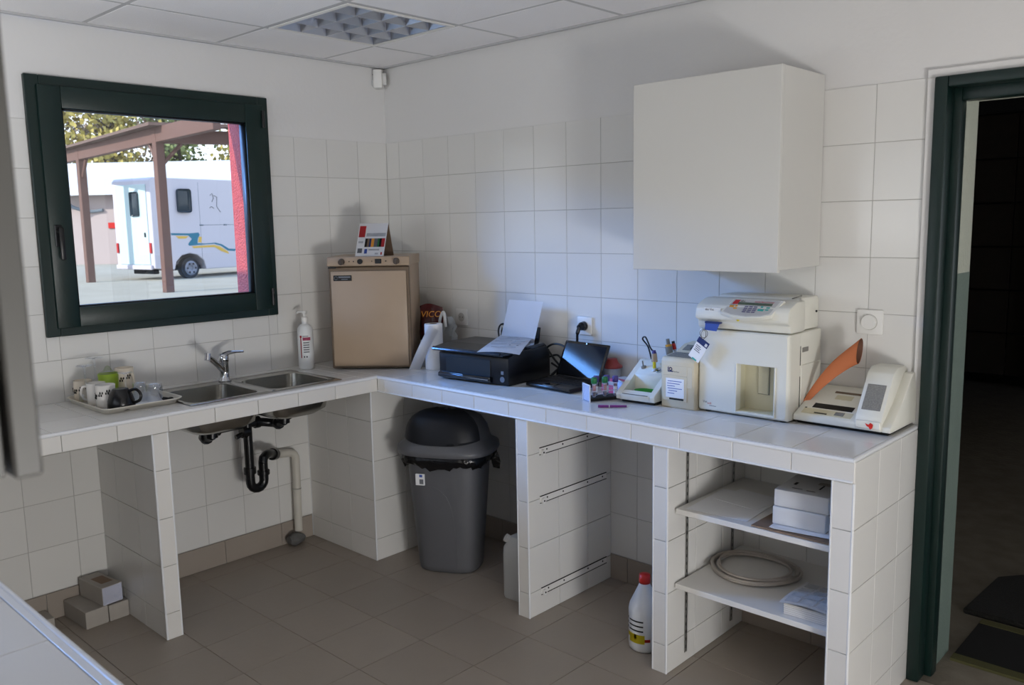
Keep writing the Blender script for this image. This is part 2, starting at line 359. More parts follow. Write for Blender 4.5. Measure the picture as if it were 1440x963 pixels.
# skirting tiles
sk = struct(B('baseboard_left', 'grout', None, (0, -1.62, 0), (.002, -.61, ZK-.003), 0))
tiles(sk, (.007, 0, 0), (0, 1, 0), (0, 0, 1), [(-b, -a) for a, b in cuts(.61, 1.62, [.8, 1.12, 1.42])], [(0, ZK)], 'skirt', th=.005)
sk = struct(B('baseboard_left_rear', 'grout', None, (0, YB, 0), (.002, -1.69, ZK-.003), 0))
tiles(sk, (.007, 0, 0), (0, 1, 0), (0, 0, 1), [(-b, -a) for a, b in cuts(1.69, 3.2, [1.95, 2.26, 2.57])], [(0, ZK)], 'skirt', th=.005)
sk = struct(B('baseboard_right', 'grout', None, (.56, -.002, 0), (2.835, 0, ZK-.003), 0))
tiles(sk, (0, -.007, 0), (1, 0, 0), (0, 0, 1), cuts(.56, 1.50, [.86, 1.17])+cuts(1.562, 2.18, [1.66, 1.96])+cuts(2.24, 2.835, [2.54]), [(0, ZK)], 'skirt', th=.005)
# ceiling : grid runners + lay-in panels, one cell is the light
ce = struct(B('ceiling', 'plaster', None, (-.2, YB-.2, ZC+.10), (XR+.2, .28, ZC+.2), 0))
gx = [.435+.6*i for i in range(0, 9)]; gy = [-.398-.6*i for i in range(0, 5)]
cx = cuts(0, XR, gx); cy = cuts(YB, 0, gy)
for a0, a1 in cx:
    for b0, b1 in cy:
        if abs(a0-.435) < .01 and abs(b1+.398) < .01: continue
        B('panel', 'ceil', ce, (a0+.009, b0+.009, ZC+.002), (a1-.009, b1-.009, ZC+.018), .003)
for x in gx[:]:
    if x < XR: B('grid_runner', 'tee', ce, (x-.012, YB, ZC+.003), (x+.012, 0, ZC+.03), 0)
for y in gy: B('grid_runner', 'tee', ce, (0, y-.012, ZC+.0035), (XR, y+.012, ZC+.0305), 0)
tr = struct(M().box((0, YB, ZC-.006), (.022, 0, ZC+.004), .001).box((0, -.022, ZC-.006), (XR, 0, ZC+.004), .001).obj('trim_1', 'tee', None))
B('roof_slab', 'plaster', None, (-.2, YB-.2, ZC+.2), (XR+.2, .28, ZC+.3), 0)['kind'] = 'structure'

# ------------------------------------------------------------------ window in the left wall
wn = struct(M().box((-.07, WY[0], WY[2]), (.018, WY[0]+.055, WY[3]), .003).box((-.07, WY[1]-.055, WY[2]), (.018, WY[1], WY[3]), .003)
  .box((-.07, WY[0]+.055, WY[2]), (.018, WY[1]-.055, WY[2]+.055), .003).box((-.07, WY[0]+.055, WY[3]-.055), (.018, WY[1]-.055, WY[3]), .003).obj('window_1', 'green', None))
sa = M()
a0, a1, c0, c1 = WY[0]+.04, WY[1]-.035, WY[2]+.035, WY[3]-.04   # sash outline, overlaps the frame
ga0, ga1, gc0, gc1 = -1.722, -.885, 1.342, 2.168                 # visible glass
sa.box((-.03, a0, c0), (.036, ga0, c1), .004, 2).box((-.03, ga1, c0), (.036, a1, c1), .004, 2).box((-.03, ga0, c0), (.036, ga1, gc0), .004, 2).box((-.03, ga0, gc1), (.036, ga1, c1), .004, 2)
so = sa.obj('sash', 'green', wn)
M().box((-.02, ga0, gc0), (.026, ga0+.006, gc1)).box((-.02, ga1-.006, gc0), (.026, ga1, gc1)).box((-.02, ga0, gc0), (.026, ga1, gc0+.006)).box((-.02, ga0, gc1-.006), (.026, ga1, gc1)).obj('glazing_gasket', 'rubber', so)
B('pane', 'glass', wn, (-.004, ga0+.002, gc0+.002), (.000, ga1-.002, gc1-.002), 0)
hn = M().box((.036, -1.795, 1.60), (.046, -1.765, 1.69), .003).cyl((.045, -1.78, 1.665), (.075, -1.78, 1.665), .010).box((.068, -1.79, 1.545), (.082, -1.770, 1.68), .005, 2).obj('window_handle', 'black', wn)
for z0, z1 in ((1.275, 1.36), (2.15, 2.23)): M().cyl((.040, -.792, z0), (.040, -.792, z1), .008).obj('hinge', 'black', wn)
struct(M().box((-.19, OY0, OZ0-.005), (-.07, OY1, OZ0+.0)).obj('window_sill', 'plaster', None, smooth=0))
# outer reveal in red roughcast
rv = struct(M().box((-.235, OY1-.012, OZ0-.05), (-.07, OY1+.03, OZ1+.02), .003).box((-.235, OY0-.03, OZ0-.05), (-.07, OY0+.002, OZ1+.02), .003).box((-.235, OY0-.03, OZ1-.01), (-.07, OY1+.03, OZ1+.06), .003).obj('trim_2', 'crepi', None))
# unseen window and glazed door, added to house the two fill lamps
wn2 = struct(M().box((.3, YB-.12, 1.0), (.37, YB-.05, 2.25)).box((2.13, YB-.12, 1.0), (2.2, YB-.05, 2.25)).box((.37, YB-.12, 1.0), (2.13, YB-.05, 1.07)).box((.37, YB-.12, 2.18), (2.13, YB-.05, 2.25)).box((1.22, YB-.12, 1.07), (1.28, YB-.05, 2.18)).obj('added_window_2', 'green', None))
B('pane', 'glass', wn2, (.37, YB-.09, 1.07), (1.22, YB-.086, 2.18), 0); B('pane', 'glass', wn2, (1.28, YB-.09, 1.07), (2.13, YB-.086, 2.18), 0)
d2 = struct(M().box((XR+.05, -3.0, 0), (XR+.12, -2.91, 2.1)).box((XR+.05, -2.09, 0), (XR+.12, -2.0, 2.1)).box((XR+.05, -2.91, 0), (XR+.12, -2.09, .08)).box((XR+.05, -2.91, .68), (XR+.12, -2.09, 2.1)).obj('added_door_2', 'green', None))
B('pane', 'glass', d2, (XR+.08, -2.91, .08), (XR+.084, -2.09, .68), 0)
struct(B('sun_block_slab', 'deck', None, (-1.4, -8.4, 2.95), (8.6, YB-.2, 3.05), 0))  # unseen slab, added to keep the sun out of the back window

# ------------------------------------------------------------------ doorway
dr = struct(M().box((DX0, -.030, 0), (DX0+.042, .04, DZ), .005, 2).box((DX1-.042, -.030, 0), (DX1, .04, DZ), .005, 2).box((DX0+.042, -.030, DZ-.036), (DX1-.042, .04, DZ), .005, 2)
  .box((DX0+.020, .042, 0), (DX0+.066, .10, DZ-.02), .005, 2).box((DX1-.066, .042, 0), (DX1-.02, .10, DZ-.02), .005, 2).box((DX0+.066, .042, DZ-.075), (DX1-.066, .10, DZ-.02), .005, 2).obj('door_1', 'green', None))
struct(M().box((DX0-.028, -.012, 0), (DX0-.001, .004, DZ+.001), .002).box((DX0-.028, -.012, DZ+.001), (DX1+.028, .004, DZ+.028), .002).box((DX1+.001, -.012, 0), (DX1+.028, .004, DZ), .002).obj('trim_3', 'plaster', None))
rev = struct(M().box((DX0-.02, .10, 1.46), (DX0+.048, .30, 2.3)).box((DX0-.02, .10, 2.06), (DX1+.02, .30, 2.3)).obj('wall_doorway_reveal', 'jamb', None, smooth=0))
M().box((DX0-.02, .10, -.02), (DX0+.048, .302, 1.46)).obj('lower_paint', 'jamblow', rev, smooth=0)
# barn beyond
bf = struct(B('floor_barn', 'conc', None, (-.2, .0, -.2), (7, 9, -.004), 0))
bw = struct(M().box((-.2, 8.8, 0), (7, 9, 4)).box((-.4, .3, 0), (-.2, 9, 4)).box((7, .3, 0), (7.2, 2.6, 4)).box((7, 5.6, 0), (7.2, 9, 4)).box((7, 2.6, 2.9), (7.2, 5.6, 4)).box((-.2, .28, 2.75), (2.88, .3, 4)).box((2.88, .28, 2.3), (7, .3, 4)).box((3.9, .28, -.1), (7, .3, 2.3)).obj('wall_barn', 'dark', None, smooth=0))  # gap in the unseen side wall is added to let sky light in
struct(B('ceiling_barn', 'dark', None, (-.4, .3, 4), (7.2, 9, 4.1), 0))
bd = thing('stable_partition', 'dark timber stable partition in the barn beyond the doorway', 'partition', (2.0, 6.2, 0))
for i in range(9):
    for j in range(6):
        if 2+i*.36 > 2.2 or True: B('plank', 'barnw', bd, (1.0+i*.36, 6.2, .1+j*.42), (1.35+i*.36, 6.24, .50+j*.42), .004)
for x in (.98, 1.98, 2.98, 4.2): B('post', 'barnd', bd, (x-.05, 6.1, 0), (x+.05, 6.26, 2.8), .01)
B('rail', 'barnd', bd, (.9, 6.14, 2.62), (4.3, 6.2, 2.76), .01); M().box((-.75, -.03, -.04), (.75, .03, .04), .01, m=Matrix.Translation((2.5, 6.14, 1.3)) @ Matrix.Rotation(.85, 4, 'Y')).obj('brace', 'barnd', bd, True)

lamp('barn_fill', 'AREA', (4.6, 2.8, 3.9), (4.2, 2.6, 0.0), 16.0, (1.0, 0.90, 0.76), 2.0, 2.0)  # added lamp that brightens the barn; its ceiling has no opening
# ------------------------------------------------------------------ ceiling light
cl = thing('ceiling_light', 'square recessed ceiling light with sixteen mirrored louvre cells, switched off', 'ceiling light', (.735, -.698, ZC+.09))
M().box((.448, -.985, ZC+.085), (1.022, -.411, ZC+.095)).box((.448, -.985, ZC), (.456, -.411, ZC+.09)).box((1.014, -.985, ZC), (1.022, -.411, ZC+.09)).box((.456, -.985, ZC), (1.014, -.977, ZC+.09)).box((.456, -.419, ZC), (1.014, -.411, ZC+.09)).obj('housing', 'lbox', cl, True, smooth=0)
M().box((.447, -.986, ZC-.003), (.466, -.410, ZC+.002)).box((1.004, -.986, ZC-.003), (1.023, -.410, ZC+.002)).box((.466, -.986, ZC-.003), (1.004, -.967, ZC+.002)).box((.466, -.429, ZC-.003), (1.004, -.410, ZC+.002)).obj('frame', 'white', cl, True)
for k in range(5):
    x = .466+k*.1345; M().prism([(x-.002, ZC+.002), (x+.002, ZC+.002), (x+.02, ZC+.04), (x+.038, ZC+.075), (x-.038, ZC+.075), (x-.02, ZC+.04)], 'y', -.966, -.430).obj('louvre_blade', 'louvre', cl, True, smooth=40)
    y = -.967+k*.1345; M().prism([(y-.002, ZC+.003), (y+.002, ZC+.003), (y+.018, ZC+.038), (y+.034, ZC+.072), (y-.034, ZC+.072), (y-.018, ZC+.038)], 'x', .467, 1.003).obj('louvre_blade', 'louvre', cl, True, smooth=40)
# motion detector
pir = thing('motion_detector', 'small white alarm motion detector fixed high in the wall corner', 'motion detector', (.035, -.035, 2.41), math.radians(45-90))
# local: x across, -y out to the room
M().box((-.032, -.05, 0), (.032, .0, .1), .008, 2).obj('casing', 'white', pir)
M().box((-.022, -.056, .01), (.022, -.049, .048), .004).obj('lens', 'milk', pir)
M().cyl((-.010, -.051, .078), (-.010, -.054, .078), .004).cyl((.010, -.051, .074), (.010, -.054, .074), .003).obj('indicator', 'slotd', pir)
M().box((-.02, 0, .02), (.02, .02, .08)).obj('bracket', 'white', pir)

# ================================================================== MASONRY WORKTOPS AND PIERS
ZW, ZU, YF, XF = .94, .866, -.578, .585
TH = .006
# right-hand run : L-shaped slab
wt = thing('tiled_worktop', 'L-shaped worktop clad in white tiles under the window and along the adjoining wall', 'worktop', (.3, -.3, ZU))
HX0, HX1, HY0, HY1 = .125, .510, -1.480, -.765   # sink cut-out
sb = M()
sb.box((0, YF+.006, ZU), (2.898, -.006, ZW-.004))
sb.box((0, HY1, ZU), (XF-.006, YF+.006, ZW-.004)).box((0, HY0, ZU), (HX0, HY1, ZW-.004)).box((HX1, HY0, ZU), (XF-.006, HY1, ZW-.004)).box((0, -2.602, ZU), (XF-.006, HY0, ZW-.004))
sb.obj('slab', 'grout', wt, True, smooth=0)
xl = [1.897-.2*k for k in range(1, 9)]+[1.897+.2*k for k in range(0, 6)]
yr = cuts(YF+.012, -.001, [-.36, -.16])
tiles(wt, (0, 0, ZW), (1, 0, 0), (0, 1, 0), cuts(.001, 2.893, xl), yr, 'tile')
yl = [-1.65+.2*k for k in range(0, 6)]+[-1.65-.2*k for k in range(1, 9)]
tiles(wt, (0, 0, ZW), (1, 0, 0), (0, 1, 0), cuts(.001, XF-.012, [.18, .38]), cuts(-2.602, YF+.012, yl), 'tile', holes=[(HX0-.002, HX1+.002, HY0-.002, HY1+.002)])
# front faces
fx = [.66+.2*k for k in range(0, 12)]
tiles(wt, (0, YF, 0), (1, 0, 0), (0, 0, 1), cuts(XF, 2.905, [1.463+.2065*k for k in range(-4, 7)]), [(ZU-.002, ZW-.010)], 'edge')
tiles(wt, (XF, 0, 0), (0, 1, 0), (0, 0, 1), cuts(-2.598, YF, [-1.423-.2*k for k in range(0, 9)]+[-1.223, -1.023, -.823]), [(ZU-.002, ZW-.010)], 'edge')
M().cyl((XF-.008, YF+.002, ZW-.007), (2.903, YF+.002, ZW-.007), .0075, seg=10).obj('edging', 'nose', wt, True)
M().cyl((XF-.002, -2.6, ZW-.007), (XF-.002, YF, ZW-.007), .0075, seg=10).obj('edging', 'nose', wt, True)
M().cyl((2.897, YF, ZW-.007), (2.897, -.002, ZW-.007), .0075, seg=10).obj('edging', 'nose', wt, True)
M().cyl((XF, YF-.001, ZU), (2.9, YF-.001, ZU), .004, seg=8).obj('lower_edging', 'nose', wt, True)

def zrows(): return cuts(0, ZU-.004, [.111, .311, .511, .711])
def pier(label, box, faces, loc, zr=None, group=None, zend=None):
    (x0, y0), (x1, y1) = box
    t = thing('support_pier', label, 'masonry pier', loc, 0, group)
    zr = zr or zrows()
    B('core', 'grout', t, (x0+TH-.0015, y0+TH-.0015, 0), (x1-TH+.0015, y1-.001, ZU-.002), 0)
    if zend: B('end_core', 'grout', t, (x1-TH+.0002, y0+.006, ZU), (x1-TH+.0014, y1-.001, ZW-.01), 0)
    for f, lines in faces.items():
        if f == 'front': tiles(t, (0, y0, 0), (1, 0, 0), (0, 0, 1), cuts(x0+.003, x1-.003, lines), zr, 'edge')
        if f == 'right': tiles(t, (x1, 0, 0), (0, 1, 0), (0, 0, 1), cuts(y0+.002, y1-.001, lines), cuts(0, ZW-.012, [.111, .311, .511, .711]) if zend else zr, 'tile')
        if f == 'left': tiles(t, (x0, 0, 0), (0, -1, 0), (0, 0, 1), [(-b, -a) for a, b in cuts(y0+.002, y1-.001, lines)], zr, 'tile')
    for x in (x0+.002, x1-.002):
        M().cyl((x, y0+.003, .002), (x, y0+.003, ZU-.004), .0045, seg=8).obj('corner_bead', 'nose', t, True)
    return t
pier('slim tiled pier between the grey bin and the empty drawer bay', ((1.500, -.575), (1.562, 0)), dict(front=[], right=[-.375, -.175], left=[-.375, -.175]), (1.53, -.28, 0))
pier('slim tiled pier beside the shelf bay, bleach bottle standing at its side', ((2.178, -.575), (2.240, 0)), dict(front=[], right=[-.375, -.175], left=[-.375, -.175]), (2.21, -.28, 0))
pier('wide tiled end pier next to the green door frame', ((2.835, -.578), (2.905, -.001)), dict(front=[], right=[-.375, -.185], left=[-.375, -.175]), (2.87, -.28, 0), zend=True)
pier('boxed-in tiled corner block between the sink bay and the grey bin', ((.001, -.605), (.560, -.001)), dict(front=[.18, .36], right=[-.40, -.20]), (.28, -.3, 0))
# pier under the window run, its narrow face looks along +x
t = thing('support_pier', 'slim tiled pier beneath the window-side worktop, three cartons behind it', 'masonry pier', (.29, -1.655, 0))
B('core', 'grout', t, (.001, -1.684, 0), (.570, -1.626, ZU-.002), 0)
tiles(t, (.575, 0, 0), (0, 1, 0), (0, 0, 1), [(-1.686, -1.624)], zrows(), 'edge')
tiles(t, (0, -1.688, 0), (1, 0, 0), (0, 0, 1), cuts(.001, .572, [.18, .38]), zrows(), 'tile')
tiles(t, (0, -1.622, 0), (-1, 0, 0), (0, 0, 1), [(-b, -a) for a, b in cuts(.001, .572, [.18, .38])], zrows(), 'tile')
for y in (-1.686, -1.624): M().cyl((.572, y, .002), (.572, y, ZU-.004), .0045, seg=8).obj('corner_bead', 'nose', t, True)

# worktop nearest the camera
YB2 = YB+.001
wt2 = thing('tiled_worktop', 'white tiled worktop with blue-lit edging close to the camera below the wall cabinet', 'worktop', (1.6, -2.93, ZU))
B('slab', 'grout', wt2, (.001, YB+.001, ZU), (3.05, -2.606, ZW-.004), 0)
tiles(wt2, (0, 0, ZW), (1, 0, 0), (0, 1, 0), cuts(.001, 3.05, [.35, .59, .83]+[1.07+.24*k for k in range(0, 9)]), cuts(YB+.001, -2.628, [-2.86, -3.06]), 'tile')
tiles(wt2, (0, -2.600, 0), (-1, 0, 0), (0, 0, 1), [(-b, -a) for a, b in cuts(XF+.003, 3.05, [1.07+.24*k for k in range(0, 9)])], [(ZU-.002, ZW-.012)], 'edge')
M().box((XF+.003, -2.6275, ZW-.006), (3.05, -2.613, ZW+.0005), .001).cyl((XF+.003, -2.607, ZW-.008), (3.05, -2.607, ZW-.008), .0085, seg=10).obj('edging', 'nose', wt2, True)
M().box((2.98, YB+.004, 0), (3.05, -2.62, ZU-.002), .002).obj('end_panel', 'tile', wt2, True)

# ------------------------------------------------------------------ shelves in the right bay
for z, lb in ((.628, 'upper white shelf board carrying two white cartons'), (.343, 'lower white shelf board carrying the coiled tubing')):
    o = B('shelf_board', 'board', None, (2.247, -.53, z-.020), (2.829, -.03, z), .0015); tag(o, lb, 'shelf', 'white boards in the shelf bay')
for y in (-.445, -.10):
    t = thing('shelf_standard', ('slotted metal shelf strip near the front edge of the shelf bay' if y < -.3 else 'slotted metal shelf strip at the rear of the shelf bay'), 'shelf strip', (2.243, y, .03))
    M().box((2.2405, y-.008, .04), (2.2440, y-.004, .83)).box((2.2405, y+.004, .04), (2.2440, y+.008, .83)).box((2.2404, y-.004, .04), (2.2415, y+.004, .83)).obj('channel', 'alu', t, True, smooth=0)
    sl = M()
    for k in range(26): sl.box((2.2414, y-.003, .055+k*.03), (2.2422, y+.003, .067+k*.03))
    sl.obj('slots', 'slotd', t, True, smooth=0, kind='stuff')
# ------------------------------------------------------------------ drawer runners
for z, nm in ((.716, 'topmost'), (.506, 'middle'), (.100, 'lowest')):
    t = thing('drawer_runner', f'{nm} metal drawer runner screwed to the tiled pier of the empty bay', 'drawer runner', (1.565, -.27, z-.02), 0, 'drawer runners in the empty bay')
    M().box((1.562, -.50, z-.016), (1.566, -.04, z-.013)).box((1.562, -.50, z+.013), (1.566, -.04, z+.016)).obj('flange', 'slotd', t, True, smooth=0)
    M().box((1.562, -.50, z-.013), (1.5645, -.04, z+.013)).obj('rail', 'white', t, True, smooth=0)
    M().cyl((1.565, -.485, z-.006), (1.575, -.485, z-.006), .012).obj('roller', 'white', t, True)
    s2 = M()
    for y in (-.455, -.35, -.18, -.07): s2.cyl((1.5640, y, z+.002), (1.5660, y, z+.002), .004, seg=8)
    s2.cyl((1.575, -.485, z-.006), (1.5765, -.485, z-.006), .004, seg=8).obj('screws', 'slotd', t, True)

# ================================================================== SINK
sk = thing('double_sink', 'stainless steel double bowl sink set into the worktop beneath the window', 'sink', (.3, -1.12, .78))
def bowl(y0, y1, yc0, yc1):
    m = M(); x0, x1 = .175, .500
    m.loft([rrect(.088, .540, yc0, yc1, ZW+.0015, .003), rrect(.092, .536, yc0+(.004 if yc0 < -1.3 else 0), yc1-(.004 if yc1 > -.9 else 0), ZW+.0045, .003), rrect(x0-.006, x1+.006, y0-.006, y1+.006, ZW+.0045, .055),
            rrect(x0, x1, y0, y1, ZW+.001, .05), rrect(x0+.004, x1-.004, y0+.004, y1-.004, ZW-.08, .055), rrect(x0+.012, x1-.012, y0+.012, y1-.012, ZW-.125, .06),
            rrect(x0+.045, x1-.045, y0+.045, y1-.045, ZW-.150, .06), rrect((x0+x1)/2-.03, (x0+x1)/2+.03, (y0+y1)/2-.03, (y0+y1)/2+.03, ZW-.156, .029)], False, True)
    return m.obj('bowl', 'steel', sk, True, smooth=50)
def shell(y0, y1):
    m = M(); x0, x1 = .172, .503; e = .003
    m.loft([rrect(x0, x1, y0-e, y1+e, ZW-.003, .055), rrect(x0+.002, x1-.002, y0+.001, y1-.001, ZW-.08, .058), rrect(x0+.010, x1-.010, y0+.009, y1-.009, ZW-.128, .062),
            rrect(x0+.045, x1-.045, y0+.043, y1-.043, ZW-.154, .062), rrect((x0+x1)/2-.03, (x0+x1)/2+.03, (y0+y1)/2-.03, (y0+y1)/2+.03, ZW-.160, .029)], False, True)
    return m.obj('bowl_underside', 'steel', sk, True, smooth=50)
bowl(-1.475, -1.155, -1.505, -1.1215); bowl(-1.090, -.780, -1.1215, -.748); shell(-1.475, -1.155); shell(-1.090, -.780)
for y in (-1.31, -.94):
    M().lathe((.3215, y, ZW-.155), [(.0, .001), (.018, .001), (.026, .004), (.030, .003)], 20).obj('strainer', 'chrome', sk, True)
M().box((.26, -.80, .865), (.30, -.79, .868)).cyl((.30, -.83, .80), (.30, -.79, .80), .006).box((.30, -.86, .79), (.33, -.80, .80), .002).obj('fixing_clip', 'alu', sk, True)
# tap
tp = thing('mixer_tap', 'chrome single lever mixer tap standing between the two sink bowls', 'tap', (.128, -1.128, ZW+.005))
M().lathe((0, 0, 0), [(.0, 0), (.030, 0), (.030, .006), (.025, .010), (.022, .02), (.0215, .09), (.024, .095), (.024, .125), (.018, .132), (0, .133)], 24).obj('body', 'chrome', tp)
sp = smoothpath([(.0, -.004, .045), (.035, -.045, .082), (.085, -.105, .125), (.118, -.142, .150)], 5)
M().tube(sp, [.015-.003*i/len(sp) for i in range(len(sp))], 14).cyl((.112, -.135, .158), (.118, -.142, .128), .0145, seg=18).obj('spout', 'chrome', tp)
M().tube([(0, 0, .125), (.02, .02, .136), (.050, .042, .140), (.078, .062, .141)], [.012, .010, .006, .005], 10).obj('lever', 'chrome', tp)

# waste plumbing
wp = thing('sink_trap', 'black plastic waste trap with cross pipe hanging beneath the sink bowls', 'waste trap', (.3, -1.12, .4))
m = M()
for y in (-1.31, -.94):
    m = M(); m.cyl((.3215, y, ZW-.16), (.3215, y, ZW-.185), .036, seg=20).cyl((.3215, y, ZW-.185), (.3215, y, ZW-.205), .026, seg=20).cyl((.3215, y, .745), (.26, y, .722), .022, seg=18).cyl((.275, y, .728), (.262, y, .723), .030, seg=12)
    m.obj('drain_elbow', 'pipe', wp, True)
M().tube(smoothpath([(.28, -1.31, .722), (.22, -1.30, .722), (.2, -1.22, .735), (.2, -1.03, .735), (.22, -.95, .722), (.28, -.94, .722)], 5), .021, 14).obj('cross_pipe', 'pipe', wp, True)
for p_, q_ in (((.2, -1.245, .735), (.2, -1.215, .735)), ((.2, -1.03, .735), (.2, -1.005, .735)), ((.2, -1.10, .70), (.2, -1.065, .70))): M().cyl(p_, q_, .029, seg=14).obj('nut', 'pipe', wp, True)
M().cyl((.2, -1.068, .735), (.2, -1.068, .45), .0215, seg=18).cyl((.2, -1.068, .52), (.2, -1.068, .49), .029, seg=12).cyl((.2, -1.068, .70), (.2, -1.13, .68), .012, seg=12).obj('down_pipe', 'pipe', wp, True)
M().tube([(.2, -1.068, .47)]+arc((.2, -1.032, .445), .036, 180, 360, 8, 'yz')+[(.2, -.996, .50), (.2, -.996, .53)], .0225, 16).cyl((.2, -.996, .49), (.2, -.996, .47), .030, seg=12).obj('bend', 'pipe', wp, True)
M().tube([(.2, -.996, .53), (.199, -.992, .55), (.19, -.975, .557), (.16, -.94, .555), (.10, -.880, .530)], .0225, 16).cyl((.112, -.892, .533), (.085, -.862, .522), .030, seg=16).obj('outlet', 'pipe', wp, True)
wpp = thing('waste_pipe', 'white plastic waste pipe bending down the wall behind the black trap', 'pipe', (.05, -.73, .05))
M().tube([(.09, -.868, .523), (.055, -.835, .510), (.045, -.80, .503), (.045, -.76, .500)]+arc((.045, -.757, .460), .040, 90, 0, 6, 'yz')+[(.045, -.717, .40), (.045, -.722, .07)], .0205, 16).obj('tube', 'wpipe', wpp, True)
M().tube(arc((.045, -.719, .30), .022, 0, 360, 16, 'xy')[:-1], .002, 6, closed=True).obj('pipe_clip', 'alu', wpp, True)
m = M().sphere((.055, -.745, .035), .045, (.9, 1.1, .8), 2)
for v in m.bm.verts: v.co += Vector((random.uniform(-.006, .006), random.uniform(-.006, .006), random.uniform(-.006, .006)))
m.obj('mortar_plug', 'mortar', wpp, True)
# ================================================================== OUTSIDE THE WINDOW
struct(B('ground', 'ground', None, (-140, -60, -.4), (-.24, 120, -.1), 0))
bl = thing('farm_building', 'long low cream building with a pale roof behind the parked truck', 'building', (-42, 15.5, -.1), math.atan2(.66, .75))
M().box((-9, 0, 0), (26, 9, 4.0)).obj('wall', 'bwall', bl, smooth=0)
M().prism([(-.7, 3.95), (5, 5.6), (10, 3.95), (10, 3.8), (5, 5.4), (-.7, 3.75)], 'x', -10, 15).obj('roof', 'roof', bl, smooth=0)
M().prism([(-.75, 3.55), (-.7, 3.95), (-.6, 3.95), (-.6, 3.55)], 'x', -10, 15).obj('gutter', 'roof', bl, smooth=0)
M().tube(smoothpath([(-2.1, -.7, 3.5), (-1.9, -.5, 3.0), (-1.2, -.1, 2.75), (-.5, -.06, 2.8)], 4), .09, 8).obj('downpipe', 'gutter', bl)
B('sign', 'red', bl, (-.30, -.06, 1.85), (.12, -.02, 2.15), .01, world=False)
B('door', 'barnw', bl, (-3.3, -.04, 1.2), (-2.85, .02, 3.0), .01, world=False)
B('chimney', 'fascia', bl, (6.9, 3.2, 4.8), (7.3, 3.6, 7.0), .02, world=False)
M().box((6.2, -1.0, 3.3), (12, 4, 3.9)).obj('annex_roof', 'fascia', bl, smooth=0)
B('annex_wall', 'bwall', bl, (6.4, -.8, 0), (12, 4, 3.3), 0, world=False)

tk = thing('horse_truck', 'white horse truck with teal and yellow side stripes parked outside', 'truck', (-25.3, 10.0, -.1), math.radians(100.8))
M().prism([(.0, .42), (.0, 3.42), (.10, 3.53), (7.2, 3.53), (7.2, .30), (3.0, .30), (2.1, .30), (2.02, .62), (1.75, .83), (1.43, .90), (1.1, .83), (.86, .62), (.78, .34)], 'y', 0, 2.15, .02).obj('box_body', 'truck', tk, smooth=30)
M().box((-.03, .22, .55), (0.0, 1.93, 3.30), .01).obj('rear_ramp_door', 'truckd', tk)
M().box((-.045, .62, 2.22), (-.025, 1.08, 3.05), .06, 3).obj('rear_window', 'tglass', tk)
M().box((-.06, .35, 1.5), (-.03, .42, 1.66), .01).obj('door_latch', 'tyre', tk)
M().box((-.10, .10, .38), (.0, 2.10, .54), .02).obj('rear_bumper', 'truck', tk)
for y in (.10, 1.98): M().box((-.05, y, .95), (0, y+.1, 1.30), .01).obj('tail_light', 'redp', tk)
M().box((1.02, -.02, 2.33), (1.58, .0, 3.16), .10, 4).obj('side_window', 'tglass', tk)
M().cyl((1.43, .02, .37), (1.43, .26, .37), .37, seg=28).obj('tyre', 'tyre', tk)
wm = M().lathe((0, 0, 0), [(0, .0), (.07, .0), (.09, .03), (.20, .05), (.25, .02), (.26, .02)], 24); bmesh.ops.transform(wm.bm, matrix=Matrix.Translation((1.43, .0, .37)) @ Matrix.Rotation(PI/2, 4, 'X'), verts=wm.bm.verts)
wh = wm.obj('wheel_disc', 'rim', tk)
hl = M()
for k in range(6):
    a = k*PI/3; hl.cyl((1.43+.17*math.cos(a), -.060, .37+.17*math.sin(a)), (1.43+.17*math.cos(a), -.04, .37+.17*math.sin(a)), .035, seg=10)
hl.obj('disc_holes', 'tyre', wh, kind='stuff')
M().box((.3, .5, .2), (.5, 1.7, .36), .02).box((.9, .3, .3), (5, 1.9, .45)).obj('chassis', 'tyre', tk)
def side_strip(pts_top, pts_bot, mt, name, y=-.006):
    m = M(); n = len(pts_top)
    vt = [m.bm.verts.new((x, y, z)) for x, z in pts_top]; vb = [m.bm.verts.new((x, y, z)) for x, z in pts_bot]
    for i in range(n-1): m.bm.faces.new((vb[i], vb[i+1], vt[i+1], vt[i]))
    m.obj(name, mt, tk, smooth=0)
side_strip([(.70, 1.62), (1.45, 1.60), (1.85, 1.62), (1.90, 1.54), (1.80, 1.40), (1.78, 1.24), (2.1, 1.22), (2.55, 1.24), (2.85, 1.17), (3.15, 1.0), (3.45, .98), (3.6, 1.05)],
           [(.72, 1.55), (1.40, 1.53), (1.55, 1.40), (1.45, 1.30), (1.38, 1.22), (1.42, 1.16), (1.9, 1.18), (2.5, 1.20), (2.8, 1.12), (3.1, .93), (3.4, .90), (3.6, .98)], 'tteal', 'teal_stripe')
side_strip([(.88, 1.52), (1.44, 1.50)], [(1.0, 1.42), (1.30, 1.42)], 'tyel', 'yellow_stripe')
side_strip([(1.86, 1.48), (1.98, 1.46)], [(1.80, 1.28), (1.95, 1.26)], 'tyel', 'yellow_stripe')
side_strip([(1.52, 1.14), (2.5, 1.16), (2.75, 1.10), (3.1, .90)], [(1.60, 1.07), (2.5, 1.08), (2.8, .92), (3.15, .80)], 'tyel', 'yellow_stripe')
M().box((1.92, -.004, 1.86), (2.08, .0, 1.91)).box((2.98, -.004, 1.86), (3.14, 0, 1.91)).obj('hinge', 'gutter', tk, kind='stuff')
M().box((1.95, -.003, .32), (1.96, 0, 3.4)).box((1.96, -.003, 1.88), (7, 0, 1.895)).obj('panel_joint', 'gutter', tk, kind='stuff')
